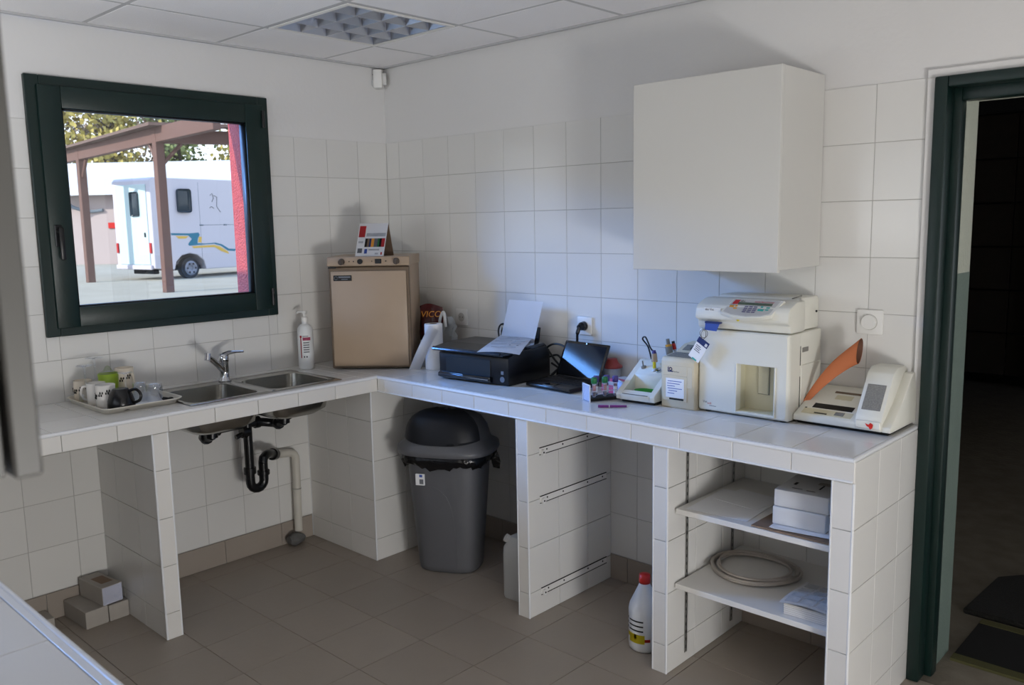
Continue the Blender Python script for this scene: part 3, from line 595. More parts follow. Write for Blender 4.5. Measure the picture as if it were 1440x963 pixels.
# small horse-head emblem line drawing on the side
M().tube([(2.45, -.004, 2.95), (2.55, -.004, 3.02), (2.60, -.004, 2.85), (2.52, -.004, 2.72)], .012, 5).tube([(2.62, -.004, 2.95), (2.75, -.004, 2.90), (2.72, -.004, 2.55), (2.88, -.004, 2.35)], .012, 5).tube([(2.40, -.004, 2.5), (2.50, -.004, 2.55), (2.60, -.004, 2.48)], .012, 5).obj('emblem', 'greyink', tk)

# open steel shelter in front of the truck
P1, P2 = Vector((-26.75, 8.38, -.1)), Vector((-19.65, 7.79, -.1))
sh = thing('steel_shelter', 'brown steel post shelter with a thin flat roof standing before the truck', 'shelter', P2)
for p, r in ((P1, .12), (P2, .12)):
    d = (P2-P1).normalized()
    B('post', 'rust', sh, (p.x-.12, p.y-.12, -.1), (p.x+.12, p.y+.12, 4.35), .01)
P3 = P2+(P2-P1)*1.1; P3.z = -.1
def beam(nm, a, b, z0, z1, w=.10):
    a, b = Vector(a), Vector(b); d = b-a; L = d.length; q = math.atan2(d.y, d.x)
    return M().box((0, -w, z0), (L, w, z1), .01, m=Matrix.Translation((a.x, a.y, 0)) @ Matrix.Rotation(q, 4, 'Z')).obj(nm, 'rust', sh, True)
beam('beam', P1-(P2-P1)*.4, P2+(P2-P1)*.55, 4.02, 4.42)
P4 = P2+Vector((3.3, 7.6, 0)); beam('beam', P2, P4, 4.0, 4.36)
B('post', 'rust', sh, (P4.x-.12, P4.y-.12, -.1), (P4.x+.12, P4.y+.12, 4.35), .01)
for k, (p, q) in enumerate(((P2, P1), (P2, P4), (P1, P2))):
    d = (q-p).normalized(); M().tube([(p.x+d.x*.05, p.y+d.y*.05, 3.4), (p.x+d.x*.6, p.y+d.y*.6, 4.0)], .06, 6).obj('brace', 'rust', sh, True)
m = M(); A_, B_, C_, D_ = P1-(P2-P1)*.4, P2+(P2-P1)*.55, P4+(P2-P1)*.55, P4-(P2-P1)*.4
A_, B_ = A_+Vector((0, -.3, 0)), B_+Vector((0, -.3, 0))
m.prism([(A_.x, A_.y), (P2.x+.5, P2.y-.45), (P4.x+.5, P4.y), (P2.x+.2, P2.y+.3), (A_.x, A_.y+.5)], 'z', 4.42, 4.50).obj('roof_sheet', 'deck', sh, True, smooth=0)

# trees beyond the building
def tree(x, y, h, r, leaf, label, seed, dens=900):
    rnd = random.Random(seed); t = thing('autumn_tree', label, 'tree', (x, y, -.1), 0, 'autumn trees behind the farm building')
    m = M(); m.tube([(0, 0, 0), (rnd.uniform(-.3, .3), rnd.uniform(-.3, .3), h*.4), (rnd.uniform(-.6, .6), rnd.uniform(-.6, .6), h*.95)], [.22, .15, .03], 7)
    ends = []
    for k in range(34):
        z0 = h*rnd.uniform(.12, .85); a = rnd.uniform(0, 2*PI); L = r*rnd.uniform(.5, 1)
        e = (L*math.cos(a), L*math.sin(a), z0+L*rnd.uniform(.3, .9)); ends.append((z0, e))
        m.tube([(0, 0, z0), (e[0]*.5, e[1]*.5, z0+(e[2]-z0)*.4), e], [.07, .045, .012], 5)
    m.obj('trunk', 'trunk', t)
    f = M()
    for k in range(dens):
        z0, e = rnd.choice(ends); u = rnd.uniform(.3, 1.1)
        c = Vector((e[0]*u, e[1]*u, z0+(e[2]-z0)*u))+Vector((rnd.gauss(0, .55), rnd.gauss(0, .55), rnd.gauss(0, .5)))
        s = rnd.uniform(.06, .17); q = Quaternion((rnd.uniform(-1, 1), rnd.uniform(-1, 1), rnd.uniform(-1, 1), rnd.uniform(-1, 1))).normalized()
        f.quad(*[c+q @ Vector(p) for p in ((-s, -s, 0), (s, -s, 0), (s, s, 0), (-s, s, 0))])
    f.obj('foliage', leaf, t, smooth=0, kind='stuff')
TR = [(-74, 19, 13, 3.2, 'leafb', 'low brown tree at the far side of the shelter'), (-68, 26, 12, 3.0, 'leafb', 'low brown tree behind the roof ridge'), (-66, 16, 15, 3.4, 'leafb', 'tall brown-leaved tree behind the building'), (-62, 19.5, 16, 3.0, 'leafy', 'yellow-leaved tree behind the building roof'),
      (-60, 23, 14, 3.0, 'leafy', 'broad yellow tree behind the building roof'), (-58, 27, 13, 2.8, 'leafg', 'olive-green tree rising above the roof'),
      (-64, 29, 14, 3.0, 'leafb', 'thin brown tree between the shelter posts'), (-56, 31, 13, 2.6, 'leafy', 'thin yellow tree beyond the truck'),
      (-50, 33, 12, 2.6, 'leafg', 'green tree beyond the roof ridge'), (-46, 36, 12, 2.4, 'leafb', 'bare brown tree nearest the red reveal'), (-70, 22, 17, 3.4, 'leafb', 'tall brown tree far behind the others')]
for i, (x, y, h, r, lf, lb) in enumerate(TR): tree(x, y, h, r, lf, lb, 20+i, 1500 if lf == 'leafb' else 2200)

# ================================================================== WALL CABINETS
wc = thing('wall_cabinet', 'white wall cabinet with a steel bar handle mounted above the blood analyser', 'cabinet', (2.22, 0, 1.485))
M().box((1.93, -.325, 1.487), (1.948, -.006, 2.172), .001).box((2.507, -.325, 1.487), (2.525, -.006, 2.172), .001).box((1.948, -.325, 1.487), (2.507, -.006, 1.505), .001).box((1.948, -.325, 2.154), (2.507, -.006, 2.172), .001).box((1.948, -.012, 1.505), (2.507, -.006, 2.154)).obj('carcass', 'lacq', wc, True)
dd = B('door', 'lacq', wc, (1.928, -.347, 1.478), (2.527, -.328, 2.173), .002)
M().cyl((2.215, -.385, 1.518), (2.500, -.385, 1.518), .006, seg=12).cyl((2.245, -.385, 1.518), (2.245, -.346, 1.518), .005, seg=10).cyl((2.470, -.385, 1.518), (2.470, -.346, 1.518), .005, seg=10).obj('handle', 'alu', dd)
fcb = thing('wall_cabinet', 'shade-darkened grey wall cabinet very close to the camera, its corner blurred', 'cabinet', (2.8, YB, 1.48))
M().box((2.45, YB+.001, 1.484), (3.172, -2.914, 2.30), .001).obj('carcass', 'fgc', fcb, True)  # shade on this side is put into the dark board colour
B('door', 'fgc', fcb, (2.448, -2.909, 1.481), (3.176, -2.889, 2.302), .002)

# ================================================================== WALL FITTINGS
def socket(x, z, label, plug=False):
    t = thing('wall_socket', label, 'socket', (x, 0, z)); s = .042
    M().box((-s, -.011, -s), (s, -.0005, s), .003, 2).obj('plate', 'white', t)
    M().cyl((0, -.012, 0), (0, -.0105, 0), .023, seg=28).obj('socket_well', 'greyboard', t)
    M().cyl((-.0095, -.0125, 0), (-.0095, -.0115, 0), .0028, seg=8).cyl((.0095, -.0125, 0), (.0095, -.0115, 0), .0028, seg=8).obj('holes', 'slotd', t)
    return t
socket(.590, 1.176, 'white wall socket with nothing plugged in, beside the small fridge')
socket(1.418, 1.186, 'white wall socket holding a black plug above the laptop')
rs = thing('dimmer_switch', 'white square wall switch with a round dial near the door frame', 'switch', (2.718, 0, 1.290))
M().box((-.046, -.010, -.044), (.046, -.0005, .044), .003, 2).obj('plate', 'white', rs)
M().cyl((0, -.010, 0), (0, -.0125, 0), .0285, seg=30).obj('dial_ring', 'greyboard', rs); M().cyl((0, -.0115, 0), (0, -.020, 0), .0265, .0255, seg=30).obj('dial', 'white', rs)
pl = thing('power_plug', 'black mains plug with its cord dropping behind the laptop', 'plug', (1.418, -.012, 1.186))
M().cyl((0, -.001, 0), (0, -.022, 0), .021, .019, seg=20).cyl((0, -.022, 0), (0, -.040, -.004), .018, .012, seg=16).obj('body', 'black', pl)
M().tube(smoothpath([(0, -.033, -.002), (-.006, -.042, -.03), (-.014, -.035, -.07), (-.028, -.025, -.12), (-.04, -.02, -.19), (-.05, -.03, -.238)], 5), [.0095]*6+[.006]*6+[.0035]*14, 10).obj('cord', 'black', pl)

# ================================================================== ON THE WORKTOP
# ---- small fridge, turned towards the camera
fz = math.atan2(.269, .303)
fr = thing('mini_fridge', 'tan tabletop fridge with dark gasket and control knobs in the corner', 'fridge', (.259, -.604, ZW), fz)
W_, D_, H_ = .405, .365, .572
M().box((0, .03, .012), (W_, D_, H_-.045), .004, 2).box((.004, .05, 0), (W_-.004, D_-.02, .014)).obj('cabinet_body', 'tan', fr)
M().prism([(.004, H_-.047), (-.012, H_-.047), (-.014, H_-.040), (-.006, H_-.004), (.006, H_), (D_, H_), (D_, H_-.047)], 'x', -.004, W_+.004, .002).obj('control_panel', 'tan', fr)
M().box((.0, -.002, .008), (W_, .03, H_-.052), .004).obj('door_gasket', 'brown', fr)
fdr = M().box((.012, -.014, .020), (W_-.014, .004, H_-.072), .004, 2).obj('door', 'tan', fr)
M().box((.026, -.0155, H_-.120), (.118, -.0138, H_-.092), .001).obj('name_plate', 'ink', fdr)
M().box((.052, -.0160, H_-.105), (.112, -.0154, H_-.097)).box((.066, -.0160, H_-.114), (.098, -.0154, H_-.110)).tube(arc((.039, -.0158, H_-.106), .008, 0, 330, 12, 'xz'), .0012, 5).obj('plate_print', 'greyink', fdr, kind='stuff')
for x in (.070, .345):
    m = M().cyl((x, -.012, H_-.024), (x, -.032, H_-.027), .0165, .014, seg=18); m.box((x-.003, -.036, H_-.041), (x+.003, -.030, H_-.012), .001); m.obj('knob', 'brownk', fr)
M().cyl((.163, -.010, H_-.024), (.163, -.020, H_-.025), .013, seg=18).obj('knob', 'rubber', fr)
M().box((.238, -.018, H_-.036), (.270, -.006, H_-.013), .002).obj('rocker_switch', 'rubber', fr)
M().cyl((.108, -.010, H_-.024), (.108, -.0125, H_-.024), .0035, seg=8).cyl((.130, -.010, H_-.024), (.130, -.0125, H_-.024), .0035, seg=8).cyl((.222, -.010, H_-.024), (.222, -.0125, H_-.024), .003, seg=8).cyl((.292, -.010, H_-.024), (.292, -.0125, H_-.024), .004, seg=8).obj('indicator', 'brownk', fr, kind='stuff')
M().box((.0, -.010, H_-.058), (.040, .0, H_-.050), .001).obj('hinge_cover', 'rubber', fr)
# calendar on top (tent card)
cal = thing('desk_calendar', 'printed white desk calendar with a red block standing on the fridge', 'calendar', (.259+.13*.748+.03*.664*-1, -.604+.13*.664+.03*.748, ZW+H_), fz-.10)
ch, cw, cdp = .163, .148, .085
def face(u, v, off=0): return (u, cdp*.5*v/ch*1.0-off, v)
m = M().sheet(lambda u, v: (-.0+u*cw+v*.02, cdp*.5*v, v*ch), 1, 1, .001).obj('front_page', 'paper', cal)
M().sheet(lambda u, v: (u*cw+v*.02+(1-v)*.03, cdp-(cdp*.5)*v, v*ch-.0005), 1, 1, .001).obj('back_leaf', 'kraft', cal)
def cprint(nm, mt, u0, u1, v0, v1): M().sheet(lambda u, v: ((u0+(u1-u0)*u)*cw+(v0+(v1-v0)*v)*.02, cdp*.5*(v0+(v1-v0)*v)-.0018, (v0+(v1-v0)*v)*ch), 1, 1, .0003).obj(nm, mt, cal)
cprint('red_block', 'redp', .03, .25, .58, .92); cprint('blue_band', 'paperb', .30, .97, .60, .70)
for a, b, c in ((.28, .36, 'barnw'), (.36, .43, 'kraft'), (.43, .50, 'navy'), (.50, .60, 'amber'), (.60, .72, 'greyink'), (.72, .78, 'dgreen'), (.78, .86, 'dark'), (.86, .97, 'redp')): cprint('picture_strip', c, a, b, .28, .54)
cprint('round_logo', 'greyink', .06, .22, .10, .24); cprint('small_logo', 'blue', .30, .40, .08, .22); cprint('fine_print', 'paperb', .05, .22, .40, .46); cprint('fine_print', 'paperb', .44, .82, .17, .22); cprint('red_mark', 'redp', .88, .93, .04, .12); cprint('fine_print', 'paperb', .68, .80, .05, .10)
# ---- pump bottle
so_ = thing('pump_bottle', 'white pump bottle with a red striped label between sink and fridge', 'bottle', (.112, -.663, ZW), .35)
M().lathe((0, 0, 0), [(0, 0), (.036, 0), (.040, .005), (.040, .195), (.036, .215), (.024, .228), (.014, .232), (.014, .245)], 28, cap1=True).obj('body', 'milk', so_)
M().lathe((0, 0, .243), [(0, 0), (.017, 0), (.017, .022), (.007, .026), (.006, .048), (0, .048)], 18).box((-.010, -.010, .285), (.014, .010, .299), .004, 2).tube([(-.004, 0, .293), (-.035, 0, .292), (-.046, 0, .284)], .0055, 8).obj('pump', 'white', so_)
def curved(nm, mt, par, r, a0, a1, z0, z1, z0b=None, n=8, sx=1):
    z0b = z0 if z0b is None else z0b
    M().sheet(lambda u, v: (r*math.cos(math.radians(a0+(a1-a0)*u)), r*math.sin(math.radians(a0+(a1-a0)*u)), (z0+(z0b-z0)*u)*(1-v)+z1*v), n, 1, .0004).obj(nm, mt, par)
la = -62
curved('red_wedge', 'redp', so_, .0406, la-34, la-18, .165, .175, n=3); curved('red_wedge_tail', 'redp', so_, .0406, la-30, la-22, .060, .165, n=3)
curved('title_band', 'pink', so_, .0406, la-12, la+46, .150, .166); curved('dark_line', 'greyink', so_, .0406, la-12, la+30, .170, .1735)
for k in range(5): curved('text_line', 'greyink', so_, .0406, la-8, la+34, .088+k*.012, .093+k*.012)
curved('symbol', 'ink', so_, .0406, la-8, la-0, .062, .070, n=2); curved('symbol', 'ink', so_, .0406, la+10, la+18, .062, .070, n=2)
# ---- kitchen roll(s), snack bag, plastic bag
kr = thing('paper_roll', 'white kitchen paper roll with a loose sheet hanging from its side', 'paper roll', (.650, -.262, ZW))
M().lathe((0, 0, 0), [(.019, 0), (.0445, 0), (.0455, .004), (.0455, .226), (.044, .230), (.019, .230), (.019, 0)], 30).obj('roll', 'paper', kr)
M().lathe((0, 0, .002), [(.019, 0), (.018, 0), (.018, .229), (.019, .229)], 20).obj('core_tube', 'kraft', kr)
Lv, Tv = Vector((-.73, -.685, 0)), Vector((.69, -.72, 0))
def loose(u, v):
    l = (.012*(1-u)-.030*u)*(1-v)+(.128*(1-u)+.070*u)*v; t_ = .046+.016*math.sin(PI*v)-.028*v+.006*math.sin(PI*u)
    return Lv*l+Tv*t_+Vector((0, 0, .228-.226*v**1.15-(.030*u)*(1-v)))
M().sheet(loose, 8, 12, .0008).obj('loose_sheet', 'paper', kr)
kr2 = thing('paper_roll', 'second kitchen paper roll tucked behind the loose paper sheet', 'paper roll', (.566, -.222, ZW)); M().lathe((0, 0, 0), [(.018, 0), (.042, 0), (.043, .12), (.042, .135), (.018, .135), (.018, 0)], 26).obj('roll', 'paperb', kr2)
sb_ = thing('snack_bag', 'maroon foil snack bag with amber lettering behind the paper roll', 'bag', (.480, -.125, ZW-.0), .75)
def pil(u, v, s): 
    b = math.sin(PI*u)**.5*math.sin(PI*v)**.5
    return (-.06+.12*u+.004*math.sin(9*v), s*(.035*b)+.004*math.sin(11*u+5*v), .0+.30*v+.012*math.sin(4*u)*v)
M().sheet(lambda u, v: pil(u, v, -1), 12, 14, 0).sheet(lambda u, v: pil(u, v, 1), 12, 14, 0).obj('pouch', 'foil', sb_)
text('lettering', 'VICO', .045, (-.052, -.045, .245), (PI/2, 0, 0), 'foily', sb_, .0006, 1.0, .2)
pb = thing('carrier_bag', 'crumpled pale carrier bag standing behind the kitchen roll', 'bag', (.60, -.115, ZW))
rnd = random.Random(3); jit = {(i, j): (rnd.uniform(-.008, .008), rnd.uniform(-.012, .012), rnd.uniform(-.006, .006)) for i in range(13) for j in range(11)}
def bagp(u, v):
    i, j = round(u*12), round(v*10); a = 2*PI*u; q = jit[(i % 12, j)]; r = 1-.35*v
    z = .225*v+.03*v*math.sin(a*1.5)
    return (.062*r*math.cos(a)+q[0], .030*r*math.sin(a)+q[1], z+q[2]*v)
M().sheet(bagp, 12, 10, .0006).obj('sack', 'milkg', pb)
M().tube(smoothpath([(-.035, -.03, .20), (-.020, -.035, .245), (.002, -.035, .275), (.014, -.035, .25), (.018, -.035, .20)], 5), [.008]*21, 6).obj('handle_loop', 'milk', pb)
# clear blister packs behind the printer
for i, (x, y, rz, lb) in enumerate(((.695, -.060, .0, 'clear plastic pack of glass slides beside the carrier bag'), (.80, -.055, -.1, 'clear plastic pack lying between socket and printer'))):
    t = thing('clear_pack', lb, 'plastic pack', (x, y, ZW), rz)
    M().box((-.06, -.035, 0), (.06, .035, .115-.02*i), .004).obj('shell', 'frost', t); 
    M().box((-.05, -.028, .002), (-.02, .028, .07), .003).obj('carton', 'cartong', t); M().tube([(-.05, 0, .122-.02*i), (.055, .01, .122-.02*i)], .007, 8).obj('clear_tube', 'acryl', t)
# ---- printer
pr = thing('inkjet_printer', 'black multifunction printer with a sheet of paper lying on its lid', 'printer', (1.062, -.240, ZW), .075)
M().prism([(-.165, .004), (.150, .004), (.150, .130), (.120, .150), (-.085, .150), (-.165, .128)], 'x', -.212, .212, .006, 2).obj('body', 'black', pr)
M().box((-.205, -.15, 0), (.205, .14, .006)).obj('base', 'rubber', pr)
M().prism([(-.190, .134), (-.196, .142), (-.188, .152), (-.08, .166), (.115, .166), (.135, .150), (.135, .134)], 'x', -.232, .205, .005, 2).obj('scanner_lid', 'gloss', pr)
M().prism([(-.188, .1525), (-.080, .1668), (.112, .1668), (.112, .160), (-.080, .160), (-.188, .148)], 'x', -.222, .110).obj('lid_top', 'black', pr, smooth=0)
M().box((-.165, -.168, .034), (.110, -.158, .112), .002).obj('paper_slot', 'slotd', pr)
M().box((-.195, -.185, .010), (.120, -.160, .036), .004, 2).obj('output_tray', 'gloss', pr)
M().prism([(-.1885, .014), (-.1870, .030), (-.168, .039), (-.168, .014)], 'x', -.200, .110, .001).obj('tray_sheen', 'dalu', pr)  # bluish metal strip put in for light reflected along the tray
M().prism([(-.2000, .144), (-.1985, .149), (-.1900, .1555), (-.1900, .149)], 'x', -.225, .190).obj('lid_edge_sheen', 'dalu', pr, smooth=0)  # reflected light on the black lid edge, put in as a metal strip
M().cyl((.178, -.166, .030), (.178, -.1675, .030), .013, seg=18).box((.170, -.1668, .052), (.186, -.1652, .068), .001).obj('card_symbol', 'greyink', pr, kind='stuff')
M().cyl((-.06, -.1985, .142), (-.06, -.1960, .142), .003, seg=8).obj('lid_mark', 'chrome', pr)
sp_ = M().box((-.105, 0, 0), (.135, .006, .080), .002, m=Matrix.Translation((.01, .150, .150)) @ Matrix.Rotation(-.16, 4, 'X')).obj('paper_support', 'gloss', pr)
ps = thing('paper_sheet', 'blank white sheet standing upright in the printer paper support', 'paper', (1.062+.030, -.240+.122, ZW+.150), .0)
M().sheet(lambda u, v: (-.118+.220*u+.040*v, .002+.028*v+.004*math.sin(PI*u), .205*v), 6, 6, .0008).obj('sheet', 'paper', ps)
pf = thing('paper_sheet', 'printed white sheet lying askew on the printer lid', 'paper', (1.17, -.25, ZW+.17), 0)
_c = [Vector(p) for p in ((1.227, -.525, 1.112), (1.393, -.429, 1.118), (1.110, .0, 1.122), (.945, -.075, 1.116))]
def fp(u, v):
    p = _c[0]*(1-u)*(1-v)+_c[1]*u*(1-v)+_c[2]*u*v+_c[3]*(1-u)*v
    return p-Vector((1.17, -.25, ZW+.17))+Vector((0, 0, .007*math.sin(PI*u)*(1-v)-.018*(1-v)**3*(.2+.8*u)))
M().sheet(fp, 10, 10, .0006).obj('sheet', 'paper', pf)
def fpr(nm, mt, u0, u1, v0, v1, zz=.0012): M().sheet(lambda u, v: tuple(Vector(fp(u0+(u1-u0)*u, v0+(v1-v0)*v))+Vector((0, 0, zz))), 3, 3, 0).obj(nm, mt, pf)
fpr('print_block', 'ink', .46, .62, .88, .94); fpr('print_block', 'blue', .78, .97, .86, .97)
for a, b, c, d in ((.1, .55, .55, .60), (.15, .7, .66, .70), (.62, .9, .52, .62), (.60, .85, .40, .44), (.1, .5, .38, .42), (.2, .8, .22, .26), (.3, .6, .76, .80)): fpr('print_line', 'paperb', a, b, c, d)
fpr('print_mark', 'greyink', .60, .64, .30, .33); fpr('print_mark', 'greyink', .78, .83, .30, .33)
cb = thing('cable_bundle', 'tangle of black cables between the printer and the laptop', 'cable', (1.30, -.10, ZW))
for k, pts in enumerate(([(1.20, -.06, 1.05), (1.25, -.045, 1.09), (1.32, -.04, 1.085), (1.37, -.05, 1.04), (1.36, -.06, .99), (1.33, -.07, .955), (1.30, -.10, .95)],
        [(1.26, -.08, 1.06), (1.30, -.09, 1.03), (1.34, -.10, 1.0), (1.32, -.11, .97), (1.30, -.13, .95)], [(1.25, -.05, 1.00), (1.31, -.07, .985), (1.35, -.08, .965), (1.38, -.06, .95)],
        [(1.24, -.06, 1.03), (1.30, -.065, 1.045), (1.335, -.07, 1.01), (1.31, -.09, .975), (1.285, -.09, .955)], [(1.33, -.13, .948), (1.35, -.08, .95), (1.33, -.04, .955), (1.28, -.04, .96)])):
    M().tube(smoothpath(pts, 6), .005, 8).obj('cable', 'black', cb, True)
pc = thing('printer_cable', 'black cable loop rising behind the printer lid', 'cable', (.94, -.06, ZW))
M().tube(smoothpath([(.93, -.075, .95), (.925, -.07, 1.08), (.915, -.065, 1.135), (.93, -.06, 1.165), (.965, -.055, 1.168), (.985, -.05, 1.15), (.99, -.03, 1.08), (.99, -.02, .95)], 6), .0045, 8).obj('cable', 'black', pc, True)
# ---- laptop
lp = thing('laptop', 'small open black laptop with a glossy screen below the wall plug', 'laptop', (1.335, -.330, ZW), -.08)
M().prism([(0, .008), (.004, .004), (.185, .004), (.190, .010), (.190, .024), (.186, .028), (.004, .020), (0, .016)], 'x', 0, .270, .003).obj('base', 'black', lp)
kb = M()
for r in range(5):
    for c in range(13): kb.box((.012+c*.019, .072+r*.018, .0235+.0008*r), (.029+c*.019, .087+r*.018, .0255+.0008*r))
kb.obj('keyboard_keys', 'keys', lp, smooth=0, kind='stuff')
M().box((.10, .018, .0205), (.165, .055, .0222), .001).obj('touchpad', 'gloss', lp); M().box((.10, .008, .0203), (.165, .014, .0215), .001).obj('touchpad_button', 'alu', lp)
M().cyl((.02, .188, .026), (.25, .188, .026), .007, seg=12).obj('hinge', 'black', lp)
tm = Matrix.Translation((0, .190, .028)) @ Matrix.Rotation(-.425, 4, 'X')
lid = M().box((0, 0, 0), (.270, .010, .170), .004, 2, m=tm).obj('screen_lid', 'gloss', lp)
M().box((.012, -.0008, .010), (.258, .0006, .158), m=tm).obj('display', 'screen', lid); M().box((.132, -.0009, .161), (.138, .0004, .165), m=tm).obj('webcam', 'alu', lid)
# ---- jar with red lid
rj = thing('lidded_beaker', 'clear grey beaker with a dull red lid standing behind the tube rack', 'beaker', (1.600, -.045, ZW))
M().lathe((0, 0, 0), [(0, 0), (.034, 0), (.037, .004), (.042, .075), (.0435, .078), (.0415, .078), (.035, .006), (0, .004)], 28).obj('cup', 'frost', rj)
M().lathe((0, 0, .074), [(.046, 0), (.0485, .003), (.0485, .009), (.040, .014), (.032, .022), (.026, .034), (.024, .042), (0, .043)], 28).obj('lid', 'dred', rj)
# ---- tube rack with blood tubes
tr_ = thing('tube_rack', 'clear acrylic rack holding capped blood tubes at the worktop front', 'tube rack', (1.745, -.415, ZW), 1.08)
tr_.rotation_euler[2] = 1.08
m = M().box((0, -.036, 0), (.160, .036, .004), .001).box((0, -.036, .004), (.004, .036, .070), .001).box((.156, -.036, .004), (.160, .036, .070), .001).box((.004, -.034, .042), (.156, -.030, .046), .001).box((.004, .030, .042), (.156, .034, .046), .001).obj('frame', 'acryl', tr_)
M().box((.006, -.032, .0045), (.154, .032, .016), .001).obj('base_insert', 'slotd', tr_)
for a_, b_ in (((0, -.037, .068), (.0045, .037, .072)), ((.1555, -.037, .068), (.1605, .037, .072)), ((0, -.037, 0), (.0045, -.033, .070)), ((0, .033, 0), (.0045, .037, .070)), ((.1555, -.037, 0), (.1605, -.033, .070))): B('lit_edge', 'milk', tr_, a_, b_, .0005, world=False)
for x, y, cp_, l in ((.030, -.014, 'dgreen', 'green-capped blood tube at the near end of the rack'), (.078, -.014, 'dgreen', 'green-capped blood tube in the middle of the rack'), (.052, .016, 'violetcap', 'violet-capped blood tube behind the first green-capped one'), (.100, .016, 'violetcap', 'violet-capped blood tube behind the second green-capped one'), (.126, -.012, 'violetcap', 'violet-capped blood tube at the far end beside the white tester')):
    t = thing('blood_tube', l, 'test tube', (0, 0, 0), 0, 'capped blood tubes in the rack'); t.matrix_basis = tr_.matrix_basis @ Matrix.Translation((x, y, .016))
    M().lathe((0, 0, 0), [(0, 0), (.006, .002), (.0078, .008), (.0078, .062)], 12, cap1=True).obj('glass', 'acryl', t)
    M().lathe((0, 0, .003), [(0, 0), (.006, .003), (.0070, .020), (0, .020)], 10).obj('blood', 'blood', t)
    M().lathe((0, 0, .0235), [(0, 0), (.0070, 0), (.0070, .026), (0, .026)], 10).obj('serum', 'serum' if cp_ == 'dgreen' else 'blood', t)
    M().lathe((0, 0, .058), [(0, 0), (.0120, 0), (.0124, .019), (.0105, .024), (0, .024)], 16).obj('cap', cp_, t)
    M().lathe((0, 0, .010), [(.0082, 0), (.0082, .030)], 10).obj('paper_label', 'paper', t) if cp_ != 'dgreen' else None
pn = thing('ballpoint_pen', 'purple ballpoint pen lying in front of the tube rack', 'pen', (1.858, -.482, ZW+.006), .66)
M().cyl((0, 0, 0), (.042, 0, 0), .0058, .0052, seg=12).cyl((.046, 0, 0), (.112, 0, 0), .0055, .0045, seg=12).obj('barrel', 'purple', pn)
M().cyl((.042, 0, 0), (.046, 0, 0), .0054, seg=12).cyl((.112, 0, 0), (.124, 0, 0), .004, .001, seg=10).obj('tip', 'milk', pn)
# ---- pink-labelled box
pk = thing('specimen_box', 'clear plastic box with a pink interior between rack and white tester', 'box', (1.745, -.155, ZW), -.12)
M().box((-.065, -.07, 0), (.065, .07, .050), .003).obj('lid', 'frost', pk); M().box((-.060, -.074, .002), (.060, -.071, .036), .001).box((-.056, -.06, .001), (.056, .06, .03), .001).box((-.060, -.065, .0505), (.03, .0, .052)).obj('pink_card', 'pink', pk)
# ---- white tester with green dish
te = thing('small_tester', 'small sloping white tester with a recessed green dish between rack and beige box', 'lab device', (1.925, -.215, ZW), .07)
hw = .088
M().box((-.075, -.105, 0), (.078, .10, .014), .003).obj('foot', 'rubber', te)
m = M()
prof = [(-.125, .014), (-.128, .034), (-.122, .042), (.045, .140), (.060, .150), (.085, .150), (.105, .13), (.105, .014)]
m.prism(prof, 'x', -hw, -hw+.026, .002).prism(prof, 'x', hw-.026, hw, .002).prism([(-.125, .014), (-.128, .034), (-.122, .042), (-.100, .050), (-.096, .014)], 'x', -hw+.018, hw-.018, .001).prism([(-.022, .014), (-.022, .1005), (.045, .140), (.060, .150), (.085, .150), (.105, .13), (.105, .014)], 'x', -hw+.018, hw-.018, .001).box((-hw+.018, -.100, .014), (hw-.018, -.012, .034))
m.obj('housing', 'ivory', te)
M().box((-hw+.03, -.1225, .024), (hw-.03, -.121, .026), m=Matrix.Translation((0, -.006, .014))).obj('front_groove', 'slotd', te)
M().lathe((.005, -.056, .035), [(0, .002), (.036, .002), (.044, .012), (.046, .012), (.040, .0), (0, 0)], 26, sy=.78).obj('dish', 'greenp', te)
M().cyl((-.045, .02, .121), (-.047, .018, .130), .012, .010, seg=14).cyl((-.047, .018, .130), (-.049, .015, .152), .003, seg=8).obj('stud', 'knobgrey', te)
M().cyl((.032, .010, .112), (.032, .006, .124), .013, seg=16).cyl((.032, .006, .124), (.032, .006, .130), .008, seg=14).obj('chrome_button', 'chrome', te)
M().tube(smoothpath([(-.045, .085, .14), (-.06, .08, .20), (-.075, .06, .235), (-.055, .05, .245), (-.02, .03, .205), (.0, .028, .19)], 6), .0035, 8).obj('sensor_cord', 'black', te)
pb_ = thing('sensor_probe', 'beige sensor probe with violet cap and yellow ring clipped above the tester', 'probe', (.0, 0, 0)); pb_.matrix_basis = te.matrix_basis @ Matrix.Translation((.0, .028, .150))
M().cyl((0, 0, .0), (-.002, 0, .035), .013, .011, seg=14).obj('body', 'skin', pb_); M().cyl((-.002, 0, .035), (-.004, 0, .048), .010, .007, seg=14).obj('cap', 'violetcap', pb_); M().cyl((.006, -.012, .002), (.008, -.014, -.026), .007, seg=12).obj('ring', 'yellow', pb_)
M().cyl((.008, -.014, -.026), (.012, -.016, -.036), .012, .014, seg=14).obj('tip', 'milkg', pb_)
m1 = thing('marker_tube', 'grey spray tube with a yellow collar leaning behind the white tester', 'tube', (0, 0, 0)); m1.matrix_basis = te.matrix_basis @ Matrix.Translation((.050, .075, .150)) @ Matrix.Rotation(-.18, 4, 'Y')
M().cyl((0, 0, -.010), (0, 0, .062), .014, .015, seg=16).cyl((0, 0, .070), (0, 0, .094), .008, .007, seg=14).obj('body', 'knobgrey', m1); M().cyl((0, 0, .060), (0, 0, .071), .0135, seg=16).obj('collar', 'amber', m1)
m2 = thing('felt_pen', 'red-ended felt pen standing behind the white tester', 'pen', (0, 0, 0)); m2.matrix_basis = te.matrix_basis @ Matrix.Translation((.078, .10, .10)) @ Matrix.Rotation(-.25, 4, 'Y')
